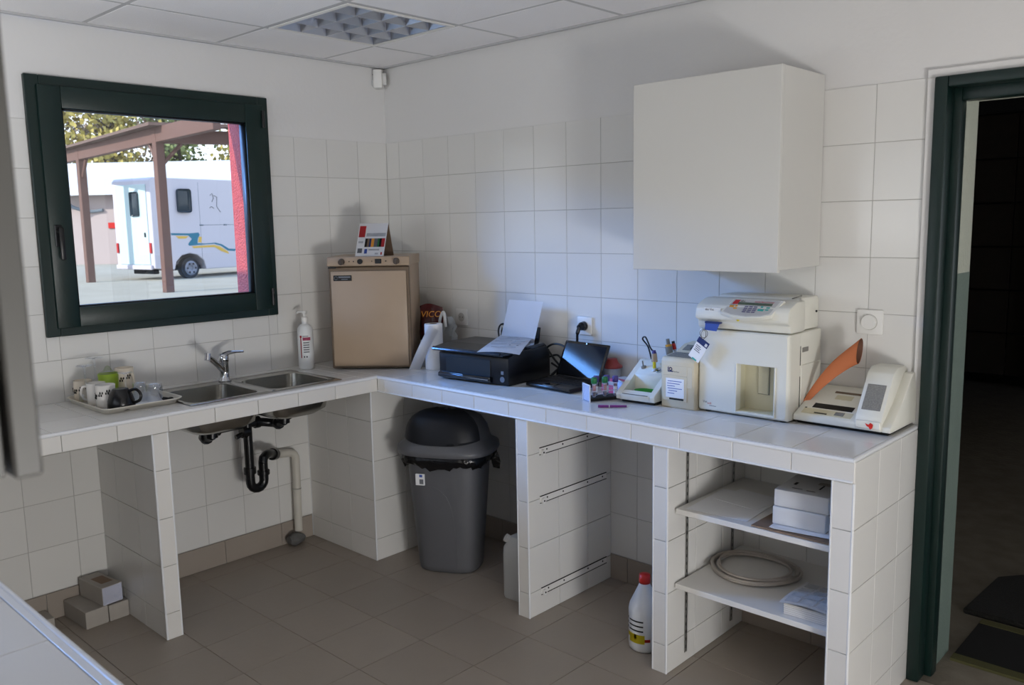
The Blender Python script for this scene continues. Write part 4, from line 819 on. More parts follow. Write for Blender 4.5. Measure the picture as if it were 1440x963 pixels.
M().cyl((0, 0, 0), (0, 0, .10), .006, seg=12).obj('barrel', 'milkg', m2); M().cyl((0, 0, .10), (0, 0, .125), .0075, seg=12).obj('red_end', 'red', m2); M().cyl((0, 0, .125), (0, 0, .135), .0065, seg=12).obj('black_tip', 'black', m2)
# ---- beige analyser
bg_ = thing('beige_analyser', 'small beige analyser with a white note on its front, narrower than its neighbour', 'lab device', (2.106, -.17, ZW), .02)
M().prism([(-.135, .003), (-.138, .185), (-.130, .198), (-.05, .206), (.09, .206), (.13, .19), (.13, .003)], 'x', -.073, .073, .004, 2).box((-.071, -.13, 0), (.071, .12, .004)).obj('housing', 'beige', bg_)
M().prism([(-.045, .2065), (.02, .232), (.09, .236), (.11, .206)], 'x', -.068, .062, .004).obj('raised_head', 'beige', bg_)
M().prism([(-.118, .2015), (-.055, .2082), (-.055, .2065), (-.118, .1998)], 'x', -.060, .062).obj('keypad', 'greyp', bg_, smooth=0)
M().prism([(-.028, .2150), (.012, .2305), (.012, .2290), (-.028, .2132)], 'x', -.045, .048).obj('display', 'greyp', bg_, smooth=0); M().prism([(-.020, .2185), (.006, .2288), (.006, .2272), (-.020, .2170)], 'x', -.015, .035).obj('display_glass', 'slotd', bg_, smooth=0)
M().box((-.064, -.1385, .130), (.042, -.1365, .168), .001).obj('badge_panel', 'beige', bg_); M().box((.043, -.1385, .085), (.066, -.1365, .168), .001).obj('side_panel', 'beige', bg_); M().box((-.064, -.1385, .030), (.042, -.1360, .1285), .001).obj('front_panel', 'beige', bg_)
M().box((-.042, -.1395, .143), (-.020, -.1385, .147)).box((-.042, -.1395, .143), (-.039, -.1385, .162)).tube(arc((-.030, -.139, .154), .006, 0, 360, 8, 'xz')[:-1], .0018, 4, closed=True).obj('logo', 'navy', bg_, kind='stuff')
text('logo_lettering', 'VetTest', .008, (-.018, -.1388, .142), (PI/2, 0, 0), 'greyink', bg_, .0002)
nt_ = M().box((-.050, -.1400, .043), (.030, -.1388, .118)).obj('note', 'paper', bg_, smooth=0)
wm_ = M()
for k, (a, b) in enumerate(((-.042, .02), (-.044, .012), (-.044, -.01), (-.042, .022), (-.038, .0), (-.042, -.012))): wm_.box((a, -.1405, .106-k*.0095), (b, -.1399, .1085-k*.0095))
wm_.obj('handwriting', 'blue', nt_, smooth=0, kind='stuff')
M().box((-.035, -.1390, .034), (.028, -.1375, .041)).obj('slot', 'slotd', bg_, smooth=0)
M().cyl((-.015, .125, .20), (-.015, .125, .262), .0022, seg=8).obj('pin', 'alu', bg_)
# ---- blood analyser
an = thing('blood_analyser', 'large ivory blood cell analyser with keypad display and recessed sample bay', 'lab device', (2.376, -.16, ZW), 0)
ax0, ax1, ay0, ay1 = -.190, .172, -.125, .140
m = M()
# lower body with sample recess : assembled around the opening
rx0, rx1, rz0, rz1 = -.030, .122, .022, .197
m.box((ax0+.002, ay0+.075, .008), (ax1, ay1, .318), .006, 2)
m.obj('cabinet', 'ivory', an)
def rz(x0, x1, z0, z1, y, r, n=6): return [(p[0], y, p[1]) for p in rrect(x0, x1, z0, z1, 0, r, n)]
M().loft([rz(ax0, ax1+.002, .006, .318, ay0+.085, .006), rz(ax0, ax1+.002, .006, .318, ay0+.012, .008), rz(ax0+.003, ax1-.001, .009, .316, ay0+.004, .010), rz(ax0+.010, ax1-.008, .014, .312, ay0, .012),
  rz(rx0-.002, rx1+.002, rz0-.002, rz1+.002, ay0, .004), rz(rx0, rx1, rz0, rz1, ay0+.004, .003), rz(rx0, rx1, rz0, rz1, ay0+.08, .003)], False, False).obj('front_door', 'ivory', an, smooth=0)
M().box((rx0-.003, ay0-.004, rz0-.006), (rx0+.003, ay0+.03, rz1+.002), .002).box((rx1-.003, ay0-.004, rz0-.006), (rx1+.003, ay0+.03, rz1+.002), .002).box((rx0-.003, ay0-.004, rz0-.008), (rx1+.003, ay0+.03, rz0-.002), .002).obj('bay_rim', 'ivory', an)
M().box((rx0, ay0+.066, rz0), (rx1, ay0+.076, rz1)).box((rx0, ay0+.004, rz0-.002), (rx1, ay0+.07, rz0+.002)).box((rx0-.001, ay0+.006, rz0), (rx0+.001, ay0+.07, rz1)).box((rx1-.001, ay0+.006, rz0), (rx1+.001, ay0+.07, rz1)).obj('sample_bay', 'ivory2', an, smooth=0)
M().box((.028, ay0+.055, .085), (.068, ay0+.067, rz1+.004), .002).obj('needle_guard', 'ivory2', an); M().box((.0255, ay0+.064, .082), (.0705, ay0+.0665, rz1+.004)).obj('guard_shadow_gap', 'knobgrey', an, smooth=0)
# top head
m = M(); hd = [(-.128, .322), (-.134, .330), (-.136, .352), (-.150, .356), (-.156, .366), (-.152, .396), (-.140, .412), (-.085, .432), (-.02, .432), (-.02, .322)]
m.prism([(y+.006, z) for y, z in hd], 'x', ax0-.002, ax1+.006, .006, 2).obj('head', 'ivory', an)
M().prism([(-.02, .320), (-.02, .436), (-.005, .442), (.125, .440), (.140, .430), (.140, .320)], 'x', ax0+.02, ax1-.012, .008, 2).obj('rear_cover', 'ivory', an)
# control panel, tilted plate following the head slope, lower edge bulging
pm = Matrix.Translation((0, -.139, .398)) @ Matrix.Rotation(math.radians(-58), 4, 'X')
pts = [(-.062, .0), (-.05, -.026), (-.02, -.038), (.03, -.042), (.08, -.038), (.118, -.026), (.145, .04), (-.045, .04)]
def pp(m_, name, mt, par=an, **k):
    bmesh.ops.transform(m_.bm, matrix=PM, verts=m_.bm.verts); return m_.obj(name, mt, par, **k)
PM = Matrix.Translation((-.005, -.136, .400)) @ Matrix.Rotation(math.radians(38), 4, 'X')
pan = pp(M().prism([(-.078, -.026), (-.030, -.042), (.030, -.047), (.090, -.040), (.125, -.026), (.145, .052), (-.052, .052)], 'z', -.010, .006, .002), 'control_panel', 'ivory')
pp(M().prism([(-.066, -.020), (-.028, -.034), (.030, -.039), (.086, -.033), (.114, -.021), (.131, .047), (-.048, .047)], 'z', .006, .0068), 'panel_foil', 'greyboard', pan, smooth=0)
pp(M().prism([(-.048, .020), (-.026, .020), (-.022, .042), (-.042, .042)], 'z', .0068, .0078), 'red_block', 'redp', pan, smooth=0)
pp(M().box((-.024, .018, .0068), (.108, .030, .0080)), 'lcd_strip', 'lcd', pan, smooth=0)
for nm_, mt_, lst in (('number_key', 'violet', [(x, y, .014, .0055) for y in (.006, -.003, -.012, -.021) for x in (.008, .026, .044)]), ('amber_key', 'amber', [(-.052, .002, .018, .010), (-.030, .006, .009, .009), (-.033, -.006, .014, .007)]), ('teal_key', 'teal', [(.070, .007, .009, .008), (.092, .005, .014, .006), (.064, -.010, .022, .010), (.092, -.006, .012, .006)])):
    for x, y, w_, h_ in lst: pp(M().box((x, y, .0068), (x+w_, y+h_, .0085), .0008), nm_, mt_, pan)
def ptext(body, size, x, y, mt, shear=0, nm='lettering'):
    o = text(nm, body, size, (0, 0, 0), (0, 0, 0), mt, pan, .0002, 1, shear); o.matrix_basis = PM @ Matrix.Translation((x, y, .0075)); return o
ptext('abc', .0135, -.019, .033, 'ink'); ptext('Animal Blood Counter', .0082, .036, .033, 'redp', .3); ptext('ON/OFF', .0035, -.050, .0145, 'greyink')
M().sphere((-.012, -.154, .364), .006, (1, .6, 1), 2).obj('status_light', 'yellow', an)
M().box((-.155, -.148, .388), (-.085, -.144, .402), .001).obj('badge', 'milk', an); text('badge_lettering', 'abc Vet', .012, (-.150, -.1485, .391), (PI/2, 0, 0), 'greyink', an, .0002)
text('maker_lettering', 'Vet', .013, (ax0+.022, ay0-.0006, .036), (PI/2, 0, 0), 'greyink', an, .0002); text('maker_lettering', 'scil', .013, (ax0+.042, ay0-.0006, .032), (PI/2, 0, 0), 'redp', an, .0002)
M().box((ax0+.05, ay0-.0006, .0255), (ax0+.078, ay0-.0001, .0275)).obj('maker_line', 'greyink', an, smooth=0)
M().box((ax1-.001, -.02, .245), (ax1+.0012, .03, .262), .001).obj('side_label', 'knobgrey', an); M().cyl((ax1-.002, .09, .385), (ax1+.002, .09, .385), .004, seg=10).obj('side_screw', 'slotd', an)
M().box((ax1-.001, -.03, .03), (ax1+.003, .135, .20), .003).obj('side_hatch', 'ivory', an); M().box((ax1-.001, ay0+.084, .2), (ax1+.003, ay0+.088, .27)).obj('door_gap', 'slotd', an, smooth=0); M().box((ax1-.001, ay0+.084, .01), (ax1+.003, ay0+.088, .16)).obj('door_gap', 'slotd', an, smooth=0)
M().tube([(.128, -.02, .437), (.155, -.01, .446)], .0022, 6).sphere((.157, -.009, .447), .004).obj('cover_latch', 'knobgrey', an)
for x in (ax0+.03, ax1-.03):
    for y in (ay0+.03, ay1-.03): M().cyl((x, y, 0), (x, y, .009), .012, seg=10).obj('foot', 'rubber', an)
# tags hanging from it
tg = thing('key_tag', 'blue and white ring tag hanging at the corner of the blood analyser', 'tag', (2.222, -.292, ZW+.345)); tg.scale = (1.15, 1.15, 1.15)
M().prism([(.006, -.0), (.058, -.0), (.046, -.026), (.004, -.024)], 'y', -.016, -.0145).obj('blue_flap', 'blue', tg, smooth=0); M().box((.004, -.017, -.002), (.060, -.003, .004), .001).obj('clip', 'navy', tg)
M().tube(arc((.0, -.016, -.040), .015, 0, 360, 18, 'yz')[:-1], .001, 5, closed=True).tube(arc((.002, -.018, -.036), .014, 0, 360, 18, 'xz')[:-1], .001, 5, closed=True).obj('ring', 'brownk', tg)
mt_ = Matrix.Translation((-.002, -.020, -.052)) @ Matrix.Rotation(math.radians(32), 4, 'Y')
M().box((-.012, -.001, -.078), (.032, .001, .0), .0008, m=mt_).obj('white_tag', 'paper', tg); M().box((-.012, -.0016, -.020), (.032, .0014, .0), .0005, m=mt_).obj('navy_header', 'navy', tg); M().box((.020, -.0020, -.016), (.029, -.0014, -.006), m=mt_).obj('tag_symbol', 'milk', tg)
tl = M()
for k, (a, b) in enumerate(((-.006, .012), (-.006, .016), (-.004, .014), (-.006, .018))): tl.box((a, -.0016, -.030-k*.006), (b, -.0010, -.0275-k*.006), m=mt_)
tl.obj('tag_text', 'greyink', tg, smooth=0, kind='stuff'); M().box((.004, -.0016, -.078), (.022, -.0010, -.073), m=mt_).obj('green_line', 'teal', tg, smooth=0)
# ---- counter-end device with orange folder
rd = thing('strip_reader', 'low sloping ivory reader with a printer hump at the worktop end', 'lab device', (2.711, -.130, ZW), 0)
M().prism([(-.100, 0), (.085, 0), (.12, .012), (-.112, .012)], 'x', -.150, .165).obj('foot', 'slotd', rd, smooth=0)
base = [(-.120, .012), (-.122, .030), (-.118, .036), (.05, .098), (.100, .110), (.122, .104), (.122, .012)]
M().prism(base, 'x', -.158, .065, .003).obj('deck', 'ivory', rd)
M().prism([(-.120, .012), (-.122, .032), (-.114, .060), (-.02, .196), (.012, .212), (.085, .212), (.110, .196), (.124, .10), (.124, .012)], 'x', .060, .150, .005, 2).obj('printer_hump', 'ivory', rd)
M().prism([(-.118, .012), (-.120, .030), (-.02, .100), (.07, .188), (.095, .19), (.122, .10), (.122, .012)], 'x', .148, .180, .004, 2).obj('side_cheek', 'ivory', rd)
def onslope(y0, z0, y1, z1, x0, x1, a, b, off, mt, nm, par=rd, th=.0012):
    # rectangle on the sloping deck between fractions a..b of the slope segment
    dy, dz = y1-y0, z1-z0; L = math.hypot(dy, dz); ny, nz = -dz/L, dy/L
    P = lambda t, o: (y0+dy*t+ny*o, z0+dz*t+nz*o)
    m = M().prism([P(a, off), P(b, off), P(b, off+th), P(a, off+th)], 'x', x0, x1); return m.obj(nm, mt, par, smooth=0)
S1 = (-.118, .036, .05, .098)
onslope(*S1, -.112, .030, .30, .47, 0, 'slotd', 'display'); onslope(*S1, -.135, .040, .06, .25, 0, 'ivory2', 'key_strip'); onslope(*S1, -.020, .012, .10, .22, .0013, 'greyp', 'print_patch'); onslope(*S1, -.090, -.045, .09, .12, .0013, 'slotd', 'slot_line')
onslope(*S1, -.135, -.128, .24, .28, 0, 'slotd', 'mark'); onslope(*S1, -.075, .045, .93, 1.0, 0, 'brown', 'slot_cover'); onslope(*S1, -.06, -.0, .70, .86, 0, 'ivory2', 'strip_tray')
S2 = (-.114, .060, -.02, .196)
onslope(*S2, .074, .136, .18, .72, 0, 'greyp', 'paper_window'); onslope(*S2, .074, .136, .14, .18, 0, 'knobgrey', 'tear_edge')
M().box((.064, -.1245, .020), (.146, -.118, .046), .002).obj('front_drawer', 'ivory', rd)
M().prism([(.098, .038), (.109, .034), (.115, .042), (.124, .036), (.122, .024), (.115, .018), (.110, .026), (.103, .029)], 'y', -.1262, -.1245).obj('red_logo', 'red', rd, smooth=0)
og = thing('orange_folder', 'curled orange card sleeve leaning from the reader against the analyser', 'folder', (2.62, -.13, ZW+.04))
PA = smoothpath([(2.545, -.165, .985), (2.598, -.140, 1.068), (2.655, -.118, 1.138), (2.722, -.100, 1.196)], 4)
def fold(u, v, k=1.0):
    x = v*(len(PA)-1); i = min(int(x), len(PA)-2); c = PA[i].lerp(PA[i+1], x-i)
    tdir = (PA[i+1]-PA[i]).normalized(); cam_ = (Vector((3.873, -3.104, 1.665))-c).normalized(); up_ = tdir.cross(cam_).normalized(); sd_ = up_.cross(tdir).normalized()
    a = 2*PI*u; w = .004+.030*v**.8; d = .003+.014*v**1.5
    return c+up_*(w*k*math.cos(a))+sd_*(d*k*math.sin(a))-tdir*v**3*(.030*math.cos(a)+.010*math.sin(a))
M().sheet(lambda u, v: fold(u, v), 24, 14, 0).obj('sleeve_outer', 'orange', og, True)
M().sheet(lambda u, v: fold(u, v, .94), 24, 14, 0).obj('sleeve_inner', 'orangei', og, True)
# ---- tray with cups and glasses
ty = thing('serving_tray', 'cream plastic tray of cups and glasses beside the sink', 'tray', (.23, -1.645, ZW))
m = M(); m.loft([rrect(-.185, .185, -.145, .145, .002, .03), rrect(-.200, .205, -.160, .160, .024, .035), rrect(-.207, .212, -.167, .167, .025, .038), rrect(-.207, .212, -.167, .167, .022, .038), rrect(-.202, .207, -.162, .162, .019, .036), rrect(-.190, .190, -.150, .150, .0, .03)], False, False)
m.loft([rrect(-.185, .185, -.145, .145, .002, .03), rrect(-.184, .184, -.144, .144, .0045, .03)], True, True).obj('tray_body', 'tray', ty)
B('liner', 'mat_tray', ty, (-.02, -.12, .0046), (.17, .13, .0055), 0, world=False)
TZ = ZW+.006
def mug(x, y, h, r, mt, label, rz=0, handle=True, deco=True, down=False, r2=None):
    t = thing('mug', label, 'mug', (x, y, TZ), rz); r2 = r2 or r
    prof = [(0, .004), (r*.92, .004), (r2-.004, h-.002), (r2, h), (r, .004), (r*.96, 0), (0, 0)]
    prof = [(0, 0), (r*.94, 0), (r, .004), (r2, h), (r2-.0035, h), (r*.92, .006), (0, .005)]
    M().lathe((0, 0, 0), prof, 28).obj('body', mt, t)
    if handle: M().tube(smoothpath([(r*.96, 0, h*.82), (r+.020, 0, h*.80), (r+.027, 0, h*.52), (r+.018, 0, h*.26), (r*.97, 0, h*.2)], 5), .0052, 8).obj('handle', mt, t)
    if deco:
        for a, z in ((-60, .62), (-100, .5), (-20, .7), (-150, .55)):
            m = M()
            for k in range(4):
                aa = math.radians(a+k*7+rz*0); rr = r+.0006; m.sphere((rr*math.cos(aa), rr*math.sin(aa), h*z+(.006 if k % 2 else -.004)), .0055, (.6, .6, 1.1), 1)
            m.obj('cat_print', 'ink', t)
    return t
mug(.075, -1.750, .088, .037, 'mug', 'cream mug with black print at the back corner of the tray', .3)
mug(.205, -1.745, .092, .037, 'mugw', 'white mug with its handle turned outwards, second from the wall', 3.9)
mug(.292, -1.742, .094, .038, 'mugw', 'white mug with black print half hidden behind the black cup', 0, handle=False)
mug(.115, -1.590, .125, .039, 'mug', 'tall cream mug with black print behind the glasses', .2)
bk = thing('cup', 'black cup standing upside down at the front of the tray', 'cup', (.375, -1.715, TZ))
M().lathe((0, 0, 0), [(.050, 0), (.053, .001), (.054, .004), (.051, .035), (.043, .062), (.033, .076), (.030, .082), (.026, .083), (0, .080)], 30).obj('body', 'mugb', bk)
ha = math.radians(45); hx, hy = math.cos(ha), math.sin(ha)
M().tube(smoothpath([(hx*.035, hy*.035, .072), (hx*.062, hy*.062, .078), (hx*.080, hy*.080, .058), (hx*.075, hy*.075, .034), (hx*.050, hy*.050, .022)], 5), .006, 8).obj('handle', 'mugb', bk)
gr = thing('tumbler', 'lime green plastic tumbler in the middle of the tray', 'tumbler', (.172, -1.680, TZ)); M().lathe((0, 0, 0), [(0, 0), (.034, 0), (.041, .118), (.0395, .118), (.032, .005), (0, .004)], 26).obj('body', 'lime', gr)
M().lathe((0, 0, .118), [(.038, 0), (.038, .004), (.020, .012), (.010, .030), (0, .034)], 20).obj('top', 'drink', gr)
def glass(x, y, h, r, label, grp, r2=None):
    t = thing('drinking_glass', label, 'glass', (x, y, TZ), 0, grp); r2 = r2 or r
    M().lathe((0, 0, 0), [(0, h), (r2, h), (r2+.001, h-.003), (r, 0), (r-.002, 0), (r2-.002, h-.008), (0, h-.008)], 26).obj('bowl', 'drink', t); return t
glass(.325, -1.555, .075, .034, 'clear straight tumbler upside down nearest the sink', 'clear glasses on the tray', .032)
glass(.265, -1.590, .078, .028, 'narrow clear glass upside down beside the tall cream mug', 'clear glasses on the tray')
def stem(x, y, label, hb=.075, r=.036, foot=.032, h=.155):
    t = thing('wine_glass', label, 'glass', (x, y, TZ), 0, 'upturned stemmed glasses on the tray')
    M().lathe((0, 0, 0), [(r*.85, 0), (r, .02), (r*.95, hb*.55), (r*.5, hb*.92), (.004, hb), (.0035, h-.012), (.008, h-.004), (foot, h-.001), (foot, h+.001), (0, h+.002)], 26).obj('bowl_and_stem', 'drink', t); return t
stem(.262, -1.645, 'stemmed glass upside down behind the black cup handle', .055, .030, .030, .125)
stem(.060, -1.690, 'tall stemmed glass upside down against the tiles, beyond the green tumbler', .085, .038, .036, .175)
stem(.150, -1.785+.02, 'stemmed glass upside down between the white mugs and the wall', .080, .030, .034, .160)
kn = thing('dark_lid', 'small black bottle stopper lying on the tray beside the clear tumbler', 'stopper', (.372, -1.530, TZ)); M().cyl((-.02, 0, .008), (.02, .01, .008), .008, seg=12).cyl((.02, .01, .008), (.03, .012, .008), .011, seg=12).obj('body', 'black', kn)

# ================================================================== UNDER THE WORKTOP
# ---- swing-lid bin
bn = thing('waste_bin', 'grey swing-lid waste bin with a black liner under the worktop', 'bin', (.875, -.385, 0), math.radians(28))
def sup(ax, ay, z, n=40, p=3.2, cx=0, cy=0):
    out = []
    for k in range(n):
        a = 2*PI*k/n; c, s = math.cos(a), math.sin(a)
        out.append((cx+ax*math.copysign(abs(c)**(2/p), c), cy+ay*math.copysign(abs(s)**(2/p), s), z))
    return out
M().loft([sup(.140, .105, .0), sup(.148, .113, .006), sup(.152, .117, .03), sup(.188, .148, .50), sup(.192, .152, .575)], True, False).obj('body', 'bin', bn, smooth=50)
def bpt(x, z):
    k = z/.575; ax_, ay_ = .150+.042*k, .115+.037*k
    return (x, -ay_*max(0, (1-abs(x/ax_)**3.2))**(1/3.2)-.0002, z)
M().tube([bpt(x, z) for x, z in ((-.06, .44), (-.03, .435), (.0, .42), (.03, .39), (.05, .34), (.060, .28), (.066, .2), (.068, .1), (.068, .03))], .0016, 6).obj('front_ridge', 'bin', bn)
n = 80; rl = random.Random(5); lo = [.528+.014*rl.random()+.010*math.sin(k*.5) for k in range(n)]
m = M(); m.loft([sup(.218, .176, .592, n, 3), sup(.226, .186, .575, n, 3)]+[[(p[0]*(1+.02*math.sin(k*2.1)), p[1]*(1+.03*math.sin(k*1.7)), lo[k]+.03 if False else z_(k)) for k, p in enumerate(sup(.222, .182, .55, n, 3))] for z_ in (lambda k: .555+.006*math.sin(k*1.3),)]+[[(p[0]*(1-.02*math.sin(k*2.7)), p[1]*(1-.02*math.cos(k*2.3)), lo[k]) for k, p in enumerate(sup(.206, .168, .5, n, 3))]], False, False).obj('bin_liner', 'bag', bn, smooth=50)
for a in (10, 178):
    x, y = .222*math.cos(math.radians(a)), .17*math.sin(math.radians(a)); m = M().loft([[(x-.01, y-.02, .575), (x+.02, y, .575), (x, y+.02, .570)], [(x-.012, y-.014, .545), (x+.034, y-.004, .53), (x+.008, y+.018, .54)], [(x-.004, y-.006, .50), (x+.030, y-.008, .495), (x+.02, y+.008, .505)]]); m.obj('liner_corner', 'bag', bn)
M().loft([sup(.236, .192, .590, 48, 2.9), sup(.240, .196, .600, 48, 2.9), sup(.236, .192, .622, 48, 2.9), sup(.205, .165, .640, 48, 2.8), sup(.198, .158, .665, 48, 2.6), sup(.188, .150, .705, 48, 2.5), sup(.160, .130, .748, 48, 2.4), sup(.110, .095, .775, 48, 2.2), sup(.04, .035, .785, 48, 2)], True, True).obj('lid', 'bin', bn, smooth=60)
# darker swing flap: the part of the dome facing the front, slightly proud
m = M()
def flap(u, v):
    a = math.radians(205+ (333-205)*u); t = v
    zz = [.636, .668, .708, .748, .778, .790]; xx = [.206, .203, .193, .166, .118, .05]; yy = [.170, .164, .155, .137, .102, .03]
    s = t*5; i = min(4, int(s)); f_ = s-i; z = zz[i]+(zz[i+1]-zz[i])*f_; ax_ = xx[i]+(xx[i+1]-xx[i])*f_; ay_ = yy[i]+(yy[i+1]-yy[i])*f_
    c, s_ = math.cos(a), math.sin(a); sh_ = .5+.5*math.sin(PI*u)
    z = .640+(z-.636)*(1)+.035*(1-sh_)*(1-t)
    return (ax_*math.copysign(abs(c)**(2/2.6), c), ay_*math.copysign(abs(s_)**(2/2.6), s_), z+.003)
m.sheet(flap, 24, 12, .003).obj('swing_flap', 'bind', bn, smooth=60)
M().box((-.115, -.1585, .445), (-.070, -.1500, .500), .001, m=Matrix.Translation((0, .0, 0))).obj('sticker', 'paper', bn)
M().box((-.095, -.1592, .485), (-.080, -.1584, .497)).obj('sticker_logo', 'blue', bn, smooth=0); M().box((-.095, -.1592, .452), (-.075, -.1584, .475)).obj('barcode', 'greyink', bn, smooth=0)
# ---- canister
jc = thing('canister', 'milky plastic canister standing half behind the slim pier', 'canister', (1.400, -.40, 0), .05)
M().loft([rrect(-.080, .080, -.085, .085, 0, .02), rrect(-.084, .084, -.090, .090, .012, .024), rrect(-.084, .084, -.090, .090, .20, .024), rrect(-.083, .083, -.089, .089, .235, .024), rrect(-.055, .060, -.07, .07, .285, .02), rrect(-.02, .02, -.04, .04, .292, .015)], True, True).obj('body', 'milkg', jc, smooth=50)
M().cyl((-.055, -.055, .262), (-.072, -.072, .278), .018, seg=14).obj('cap', 'white', jc); M().tube(smoothpath([(-.03, 0, .285), (-.01, 0, .315), (.03, 0, .315), (.05, 0, .28)], 4), .010, 8).obj('handle', 'milkg', jc)
# ---- bleach bottle
bb = thing('bleach_bottle', 'white bleach bottle with a red cap and yellow label beside the shelf bay', 'bottle', (2.062, -.455, 0), 0)
M().lathe((0, 0, 0), [(0, .004), (.050, 0), (.060, .010), (.062, .03), (.062, .165), (.058, .185), (.022, .262), (.020, .275), (0, .275)], 28).obj('body', 'milk', bb)
M().lathe((0, 0, .268), [(0, 0), (.022, 0), (.023, .008), (.021, .035), (0, .036)], 18).obj('cap', 'red', bb)
for k, z in enumerate((.128, .109, .090)): curved('text_bar', 'ink', bb, .0626, 238, 300, z, z+.006); curved('small_icon', 'greyink', bb, .0626, 222, 232, z, z+.010, n=3)
curved('yellow_label', 'yellow', bb, .0626, 225, 305, .060, .078); curved('yellow_label', 'yellow', bb, .0626, 240, 305, .042, .060); curved('red_mark', 'red', bb, .0627, 305, 325, .050, .062, n=3); curved('red_mark', 'red', bb, .0627, 208, 218, .058, .070, n=3)
# ---- cartons on the floor behind the first pier
def ctn(nm, lb, c, d, z, h, rz, mt='cartong', grp='cartons stacked on the floor behind the pier'):
    t = thing(nm, lb, 'box', (c[0], c[1], z), rz, grp); M().box((-d[0]/2, -d[1]/2, 0), (d[0]/2, d[1]/2, h), .002).obj('carton', mt, t); return t
c1 = ctn('carton', 'grey carton lying on the floor, lower of the pair away from the pier', (.115, -1.832), (.21, .095), 0, .075, .06)
c2 = ctn('carton', 'grey carton on the floor touching the pier beneath the shrink-wrapped one', (.115, -1.737), (.205, .085), 0, .072, .04)
c3 = ctn('carton', 'shrink-wrapped carton lying on top of the two floor cartons', (.115, -1.765), (.195, .088), .076, .080, .12)
M().box((-.04, -.02, .0802), (.05, .03, .0808)).obj('printed_patch', 'kraft', c3, smooth=0); M().box((.0976, -.043, .002), (.0984, .043, .078)).obj('clear_film', 'acryl', c3, smooth=0)
c4 = ctn('carton', 'open flat carton near the wall, mostly hidden by the front worktop', (.06, -2.02), (.12, .12), 0, .055, 0); M().box((-.06, -.06, .055), (.06, -.02, .060), .001).obj('flap', 'slotd', c4)
# ---- on the upper shelf
cbd = B('cardboard_sheet', 'kraft', None, (2.540, -.522, .629), (2.826, -.08, .634), .0005); tag(cbd, 'brown cardboard sheet under the cartons on the upper shelf', 'cardboard')
pso = thing('paper_stack', 'loose white papers beneath the lower carton on the upper shelf', 'paper', (2.70, -.33, .635), .10)
for k in range(3): M().box((-.120+.006*k, -.165-.004*k, .0012*k), (.105+.004*k, .13, .0012*k+.0008), m=Matrix.Rotation(.02*k, 4, 'Z')).obj('sheet', 'paper', pso, smooth=0)
k1 = thing('carton', 'lower white carton on the upper shelf, its end flap open', 'box', (2.690, -.335, .639), .06, 'white cartons on the upper shelf')
M().box((-.105, -.135, 0), (.075, .125, .062), .004, 2).obj('body', 'carton', k1); M().prism([(.070, .02), (.125, .040), (.128, .038), (.075, .005)], 'y', -.10, .06).obj('flap', 'carton', k1, smooth=0); M().prism([(.070, .058), (.130, .050), (.130, .047), (.070, .052)], 'y', -.11, .08).obj('flap', 'carton', k1, smooth=0)
k2 = thing('carton', 'upper white carton with small black print on the upper shelf', 'box', (2.690, -.332, .702), .08, 'white cartons on the upper shelf')
M().box((-.105, -.132, 0), (.078, .125, .058), .004, 2).obj('body', 'carton', k2)
for x, y, a, b in ((-.06, -.09, .035, .004), (-.01, -.095, .03, .004), (-.07, -.05, .01, .03), (.02, -.06, .006, .05)): M().box((x, y, .0582), (x+a, y+b, .0588)).obj('print_mark', 'ink', k2, smooth=0)
M().box((.0, -.01, .0582), (.06, .02, .059)).obj('tape', 'cartong', k2, smooth=0); M().box((.0782, -.10, .01), (.0790, .10, .048)).obj('end_print', 'greyink', k2, smooth=0)
lfs = thing('paper_sheet', 'loose pale sheets lying on the upper shelf away from the cartons', 'paper', (2.40, -.34, .629)); M().box((-.13, -.16, 0), (.10, .13, .001), m=Matrix.Rotation(.06, 4, 'Z')).obj('sheet', 'paper', lfs, smooth=0); M().box((-.10, -.02, .0012), (.08, .15, .002), m=Matrix.Rotation(-.12, 4, 'Z')).obj('sheet', 'paper', lfs, smooth=0)
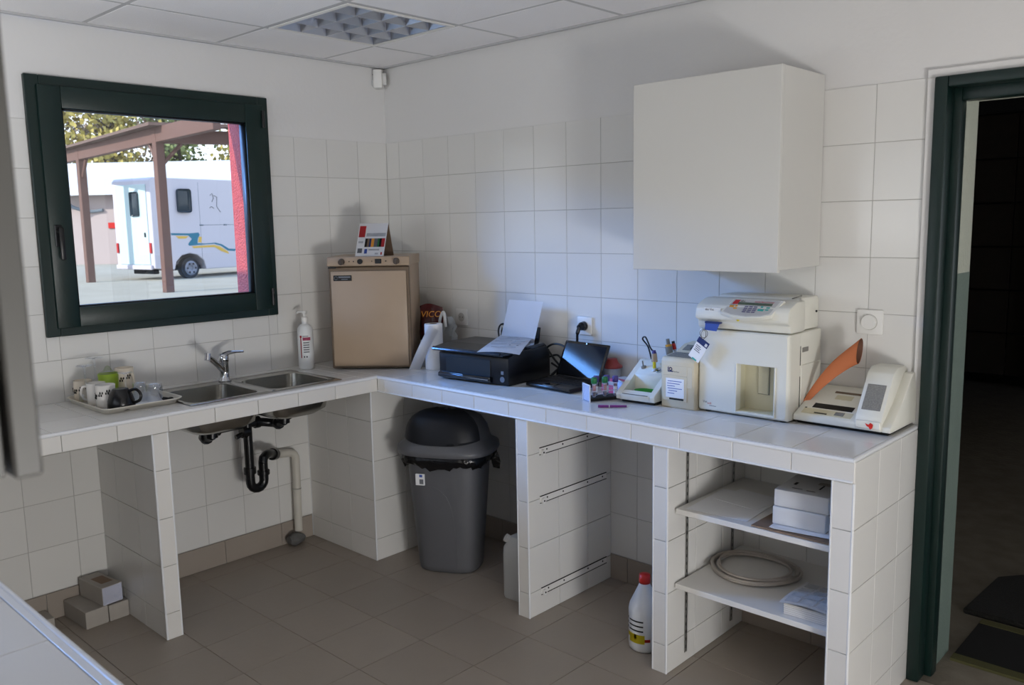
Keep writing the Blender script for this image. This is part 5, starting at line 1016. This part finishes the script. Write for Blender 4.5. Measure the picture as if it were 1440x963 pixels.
# ---- tubing coil and booklets on the lower shelf
co = thing('tubing_coil', 'loose coil of milky plastic tubing on the lower shelf', 'tubing', (2.42, -.24, .345))
pts = []
for k in range(7*28+1):
    a = 2*PI*k/28; n_ = k/28; r_ = .118+.016*math.sin(n_*2.3)+.004*math.sin(a*3); pts.append((2.410+r_*1.28*math.cos(a)+.006*math.sin(n_), -.235+r_*1.15*math.sin(a)+.008*math.cos(n_*1.7), .351+.004*(n_ % 3)+.003*math.sin(a+n_)))
M().tube(pts, .0052, 6).obj('tube', 'tube', co, True)
bk_ = thing('booklet_stack', 'thick printed booklet with curled cover at the front of the lower shelf', 'booklet', (2.735, -.40, .344), .02)
M().box((-.082, -.10, 0), (.080, .11, .038), .001).obj('page_block', 'carton', bk_)
pg = M()
for k in range(5): pg.box((-.0826, -.1006, .006+.007*k), (.0806, .10, .0068+.007*k))
pg.obj('page_edges', 'cartong', bk_, smooth=0, kind='stuff')
cvf = lambda u, v: (-.094+.178*u, -.112+.225*v, .041+.010*(1-v)*math.sin(PI*u*.9)+.004*math.sin(5*v))
cv = M().sheet(cvf, 8, 8, .001).obj('cover_sheet', 'paper', bk_)
for i in range(3):
    for j in range(4): M().sheet(lambda u, v: tuple(Vector(cvf(.07+.30*i+.25*u, .06+.235*j+.18*v))+Vector((0, 0, .0012))), 2, 2, 0).obj('table_print', 'paperb', cv)
gm = thing('green_marker', 'dark green pen behind the booklet on the lower shelf', 'pen', (2.735, -.262, .345)); M().cyl((0, 0, .048), (.05, .0, .048), .005, seg=10).cyl((.05, 0, .048), (.085, .0, .048), .0055, seg=10).box((-.0, -.004, 0), (.08, .004, .045)).obj('barrel', 'dgreen', gm)
# ---- doormats in the barn
dm = thing('doormat', 'coarse black loop doormat farther into the barn', 'doormat', (3.30, .92, 0)); M().prism([(-.40, -.245), (.5, -.245), (.5, .33), (-.30, .30), (-.38, .20)], 'z', -.004, .022, .006).obj('pile', 'mat1', dm)
dm2 = thing('rubber_mat', 'flat black mat with olive borders just outside the doorway', 'doormat', (3.42, .44, 0)); M().box((-.44, -.165, -.003), (.44, .165, .006), .001).obj('pad', 'mat2', dm2); M().box((-.44, -.215, -.003), (.44, -.165, .008), .001).obj('border', 'matb', dm2); M().box((-.44, .165, -.003), (.44, .21, .008), .001).obj('border', 'matb', dm2)
